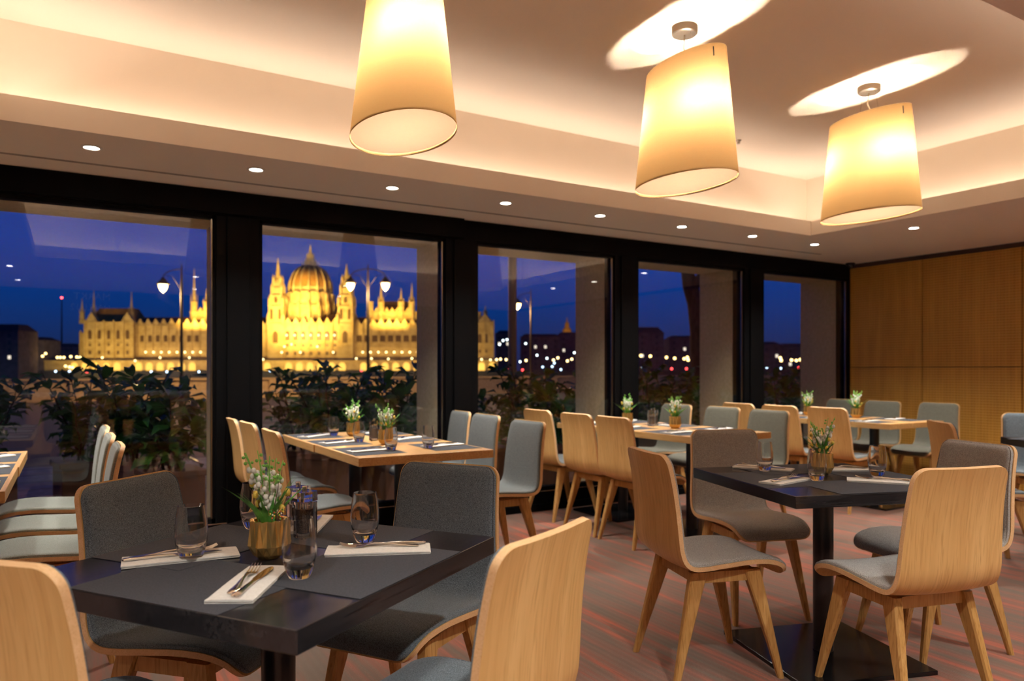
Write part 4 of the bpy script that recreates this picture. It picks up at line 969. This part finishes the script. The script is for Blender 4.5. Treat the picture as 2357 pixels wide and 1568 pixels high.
# --- dark town blocks
town_m = twotone('town_stone', (0.10, 0.075, 0.075), (0.16, 0.125, 0.12), 0.3, 0.9, 0.0); troof = plain('town_roof', (0.05, 0.035, 0.035), 0.9)
faint = emit('lit_room', (0.9, 0.75, 0.6), 1.2)
q = MB(); q.box(-.8, .8, -.1, .1, 0, 2.0); twl = q.mesh('window', faint); q = MB(); q.box(-.8, .8, -.1, .1, 0, 2.0); twd = q.mesh('window', plain('dark_window', (0.02, 0.02, 0.03), 0.3))
def block(u0, u1, vt, d, label, roofv=8, seed=1, mans=True):
    rn = random.Random(seed); k = d / FPX; t_ = thing('town_block', pd((u0 + u1) / 2, 850, d), AZ - R(90)); t_.location.z = 0
    w = (u1 - u0) * k / 2; zt = CH + (HOR - vt - roofv) * k; z0 = -5
    q = MB(); q.box(-w, w, 0, 18, z0, zt); q.box(-w - .3, w + .3, -.4, .4, zt - .8, zt); q.build('wall', town_m, t_)
    q = MB(); hip(q, -w, w, 0, 18, zt, CH + (HOR - vt) * k, 3, 5); q.build('roof', troof, t_)
    nx = max(2, int(2 * w / 7)); rows = max(2, int((zt - z0 - 8) / 4.2)); c_ = 0
    for r_ in range(rows):
        for i in range(nx):
            if c_ >= 90: break
            c_ += 1; put(t_, 'window', twl if rn.random() < .10 else twd, (-w + 2 * w * (i + .5) / nx, 0, zt - 4 - r_ * 4.2))
    tag(t_, label, 'building'); return t_
block(1140, 1178, 760, 520, 'dark town house just right of the floodlit palace', seed=2)
block(1198, 1290, 768, 540, 'long dark town building seen through the third window', seed=3); block(1282, 1345, 764, 560, 'dark building under the golden church spire', seed=4)
block(1462, 1528, 752, 500, 'tall-roofed dark building at the left of the fourth window', 14, 5); block(1540, 1612, 772, 520, 'lower dark building at the right of the fourth window', seed=6)
block(1752, 1800, 786, 480, 'dark building at the left of the last window', seed=7); block(1802, 1870, 790, 480, 'dim pinkish building at the right of the last window', seed=8)
block(-40, 42, 745, 430, 'dark gabled building at the far left of the first window', 16, 9); block(44, 100, 775, 470, 'low dark building left of the floodlit palace', seed=10); block(100, 166, 790, 545, 'low dark building adjoining the palace on its left', seed=12)
q = MB(); k = 700 / FPX; p = pd(1305, 850, 700)
q.lathe([(11 * k, CH + 85 * k), (10 * k, CH + 92 * k), (6 * k, CH + 96 * k), (5 * k, CH + 104 * k), (6 * k, CH + 105 * k), (2 * k, CH + 109 * k), (.3 * k, CH + 120 * k)], 12)
q.lathe([(12 * k, 0), (12 * k, CH + 85 * k)], 12); ch_ = q.build('church_tower', roof_g, loc=(p.x, p.y, 0)); tag(ch_, 'small golden church dome and spire on the far skyline', 'building')
light('floodlight', 'POINT', pd(1305, 770, 660), 26000, GOLD, shadow_soft_size=2)
# --- lamps and car lights along the far bank
def dots(name, cat, pts, col, strength, r_, d, label, group):
    m_ = emit(name + '_glow_%d' % len(MATS), col, strength); q = MB(); q.ball((0, 0, 0), r_, 8, 6); me = q.mesh(name, m_)
    for u, v in pts:
        o = bpy.data.objects.new(name, me); C.objects.link(o); o.location = pd(u, v, d); tag(o, label, cat, group)
dots('quay_lamp', 'street lamp', [(1143, 828), (1152, 827), (1165, 828), (1211, 830), (1274, 829), (1284, 824), (1306, 831), (1316, 827), (1331, 825)], (1.0, 0.66, 0.28), 5.5, .7, 450, 'tiny amber lamp on the far bank, third window', 'amber lamps, third window')
dots('quay_lamp', 'street lamp', [(1475, 819), (1497, 820), (1534, 823), (1553, 825), (1575, 826), (1582, 823), (1584, 829)], (1.0, 0.62, 0.20), 6, .8, 450, 'tiny amber lamp on the far bank, fourth window', 'amber lamps, fourth window')
dots('quay_lamp', 'street lamp', [(1796, 824), (1822, 829), (1833, 830), (1842, 828), (1850, 829), (1798, 830)], (1.0, 0.62, 0.22), 6, .8, 450, 'tiny amber lamp on the far bank, last window', 'amber lamps, last window')
dots('quay_lamp', 'street lamp', [(51, 823), (57, 811), (98, 820), (105, 814), (132, 823), (139, 823), (147, 823), (163, 821), (177, 822), (184, 823), (151, 843), (160, 845), (167, 846)], (1.0, 0.62, 0.22), 5.5, .7, 450, 'tiny amber lamp on the far bank, first window', 'amber lamps, first window')
dots('quay_lamp', 'street lamp', [(5, 816), (17, 808), (32, 809), (44, 810), (67, 811), (1158, 784), (1167, 782), (1150, 793), (1210, 791), (1236, 818), (1322, 812), (1259, 825), (1197, 833)], (0.80, 0.95, 1.0), 5, .6, 450, 'tiny cool white lamp on the far bank', 'white lamps on the far bank')
dots('tail_light', 'car light', [(82, 854), (200, 856), (1142, 851), (1171, 851), (1203, 852), (1484, 849), (1518, 850), (1546, 849), (1580, 849), (1611, 848), (1848, 848), (1838, 846), (832, 853)], (1.0, 0.06, 0.06), 5, .7, 450, 'tiny red car light along the far bank', 'red car lights on the far bank')
dots('head_light', 'car light', [(42, 854), (60, 855), (128, 855), (160, 855), (250, 856), (384, 856), (348, 856), (458, 856), (622, 854), (867, 855), (1249, 845), (1271, 844), (1276, 836), (1291, 851), (1797, 848), (1765, 846), (1478, 848)], (0.55, 0.75, 1.0), 4.5, .6, 450, 'tiny bluish white car light along the far bank', 'bluish car lights on the far bank')
# radio mast light pair and lights near the lamp, first window
ms = thing('radio_mast', pd(142, 850, 600)); ms.location.z = -5; hz = (HOR - 687) * 600 / FPX + CH + 5
q = MB(); q.tube([(0, 0, 0), (0, 0, hz)], [.9, .35], 6); q.build('mast', iron, ms)
q = MB(); q.ball((0, 0, hz + .5), .8, 8, 6); q.build('beacon', emit('beacon_red', (1.0, 0.05, 0.05), 12), ms)
tag(ms, 'thin distant mast with a red beacon in the first window', 'mast')

# ------------------------------------------------------------------ the buffet side of the room, seen mirrored in the glass
bc = thing('buffet_counter', (1.0, -1.35, 0))
q = MB(); q.box(-1.5, 2.6, -.35, .35, 0.08, .84); q.build('cabinet', oak_top, bc, bevel=.003)
q = MB(); q.box(-1.55, 2.65, -.40, .40, .84, .88); q.build('worktop', plain('pale_worktop', (0.55, 0.56, 0.58), 0.3), bc, bevel=.003)
q = MB(); q.box(-1.45, 2.55, -.30, .30, 0, .08); q.build('kick_board', black_metal, bc)
tag(bc, 'long oak buffet counter with pale worktop, mirrored in the windows', 'counter')
q = MB(); q.lathe([(.0001, 0), (.075, 0), (.08, .004), (.125, .016), (.13, .018), (.128, .020), (.08, .009), (.0001, .006)], 32); plate = q.mesh('plate', white_china, True)
for i, (x_, n_) in enumerate(((.15, 12), (.50, 16))):
    for j in range(n_):
        o = bpy.data.objects.new('plate', plate); C.objects.link(o); o.location = (x_, -1.25, .8805 + .011 * j); tag(o, 'white plate in the %s stack on the buffet counter' % ('lower', 'taller')[i], 'plate', 'plates in the %s stack' % ('lower', 'taller')[i])
sg = thing('wall_sign', (.62, YB + .012, 2.14), R(180))
q = MB(); q.box(-.12, .82, -.001, .012, -.10, .26); q.build('panel', plain('sign_panel', (0.03, 0.035, 0.05), 0.6), sg)
for txt, z_ in (('MARKT', .13), ('HALLE 12', -.03)):
    cu = bpy.data.curves.new('lettering', 'FONT'); cu.body = txt; cu.size = .15 if txt == 'MARKT' else .13; cu.extrude = .003
    o = bpy.data.objects.new('lettering', cu); C.objects.link(o); o.parent = sg; o.location = (.08, -.005, z_); o.rotation_euler = (R(90), 0, 0); me_ = bpy.data.meshes.new_from_object(o); me_.materials.clear(); me_.materials.append(white_trim); o2 = bpy.data.objects.new('lettering', me_); C.objects.link(o2); o2.parent = sg; o2.location = o.location; o2.rotation_euler = o.rotation_euler; bpy.data.objects.remove(o)
tag(sg, 'dark wall sign with pale capital lettering, mirrored in the window', 'sign')

# small wire butterfly with coloured beads tucked into the near flower pot
bf = thing('butterfly_ornament', (.425, 1.805, .862), R(20)); bcols = [plain('bead_%d' % i, c_, 0.3) for i, c_ in enumerate(((.7, .1, .05), (.05, .4, .12), (.8, .6, .1), (.85, .85, .8)))]
for s_ in (-1, 1):
    q = MB(); q.tube([(0, 0, 0), (s_ * .012, 0, .014), (s_ * .022, .002, .012), (s_ * .020, .002, .0), (s_ * .008, 0, -.003), (s_ * .016, .001, -.010), (s_ * .010, 0, -.014), (0, 0, -.004)], .0007, 5)
    for j, (x_, z_) in enumerate(((.008, .006), (.015, .010), (.018, .004), (.012, .001), (.013, -.007), (.009, -.011), (.007, -.002))): q.ball((s_ * x_, 0, z_), .0021, 6, 4, 1 + j % 4)
    q.build('wing', [gold] + bcols, bf)
q = MB(); q.tube([(0, 0, -.012), (0, 0, .008)], .0012, 6); q.tube([(0, 0, -.01), (.004, .012, -.06)], .0006, 4); q.build('body', twig_m, bf)
tag(bf, 'tiny beaded wire butterfly in the flowers on the near black table', 'ornament')
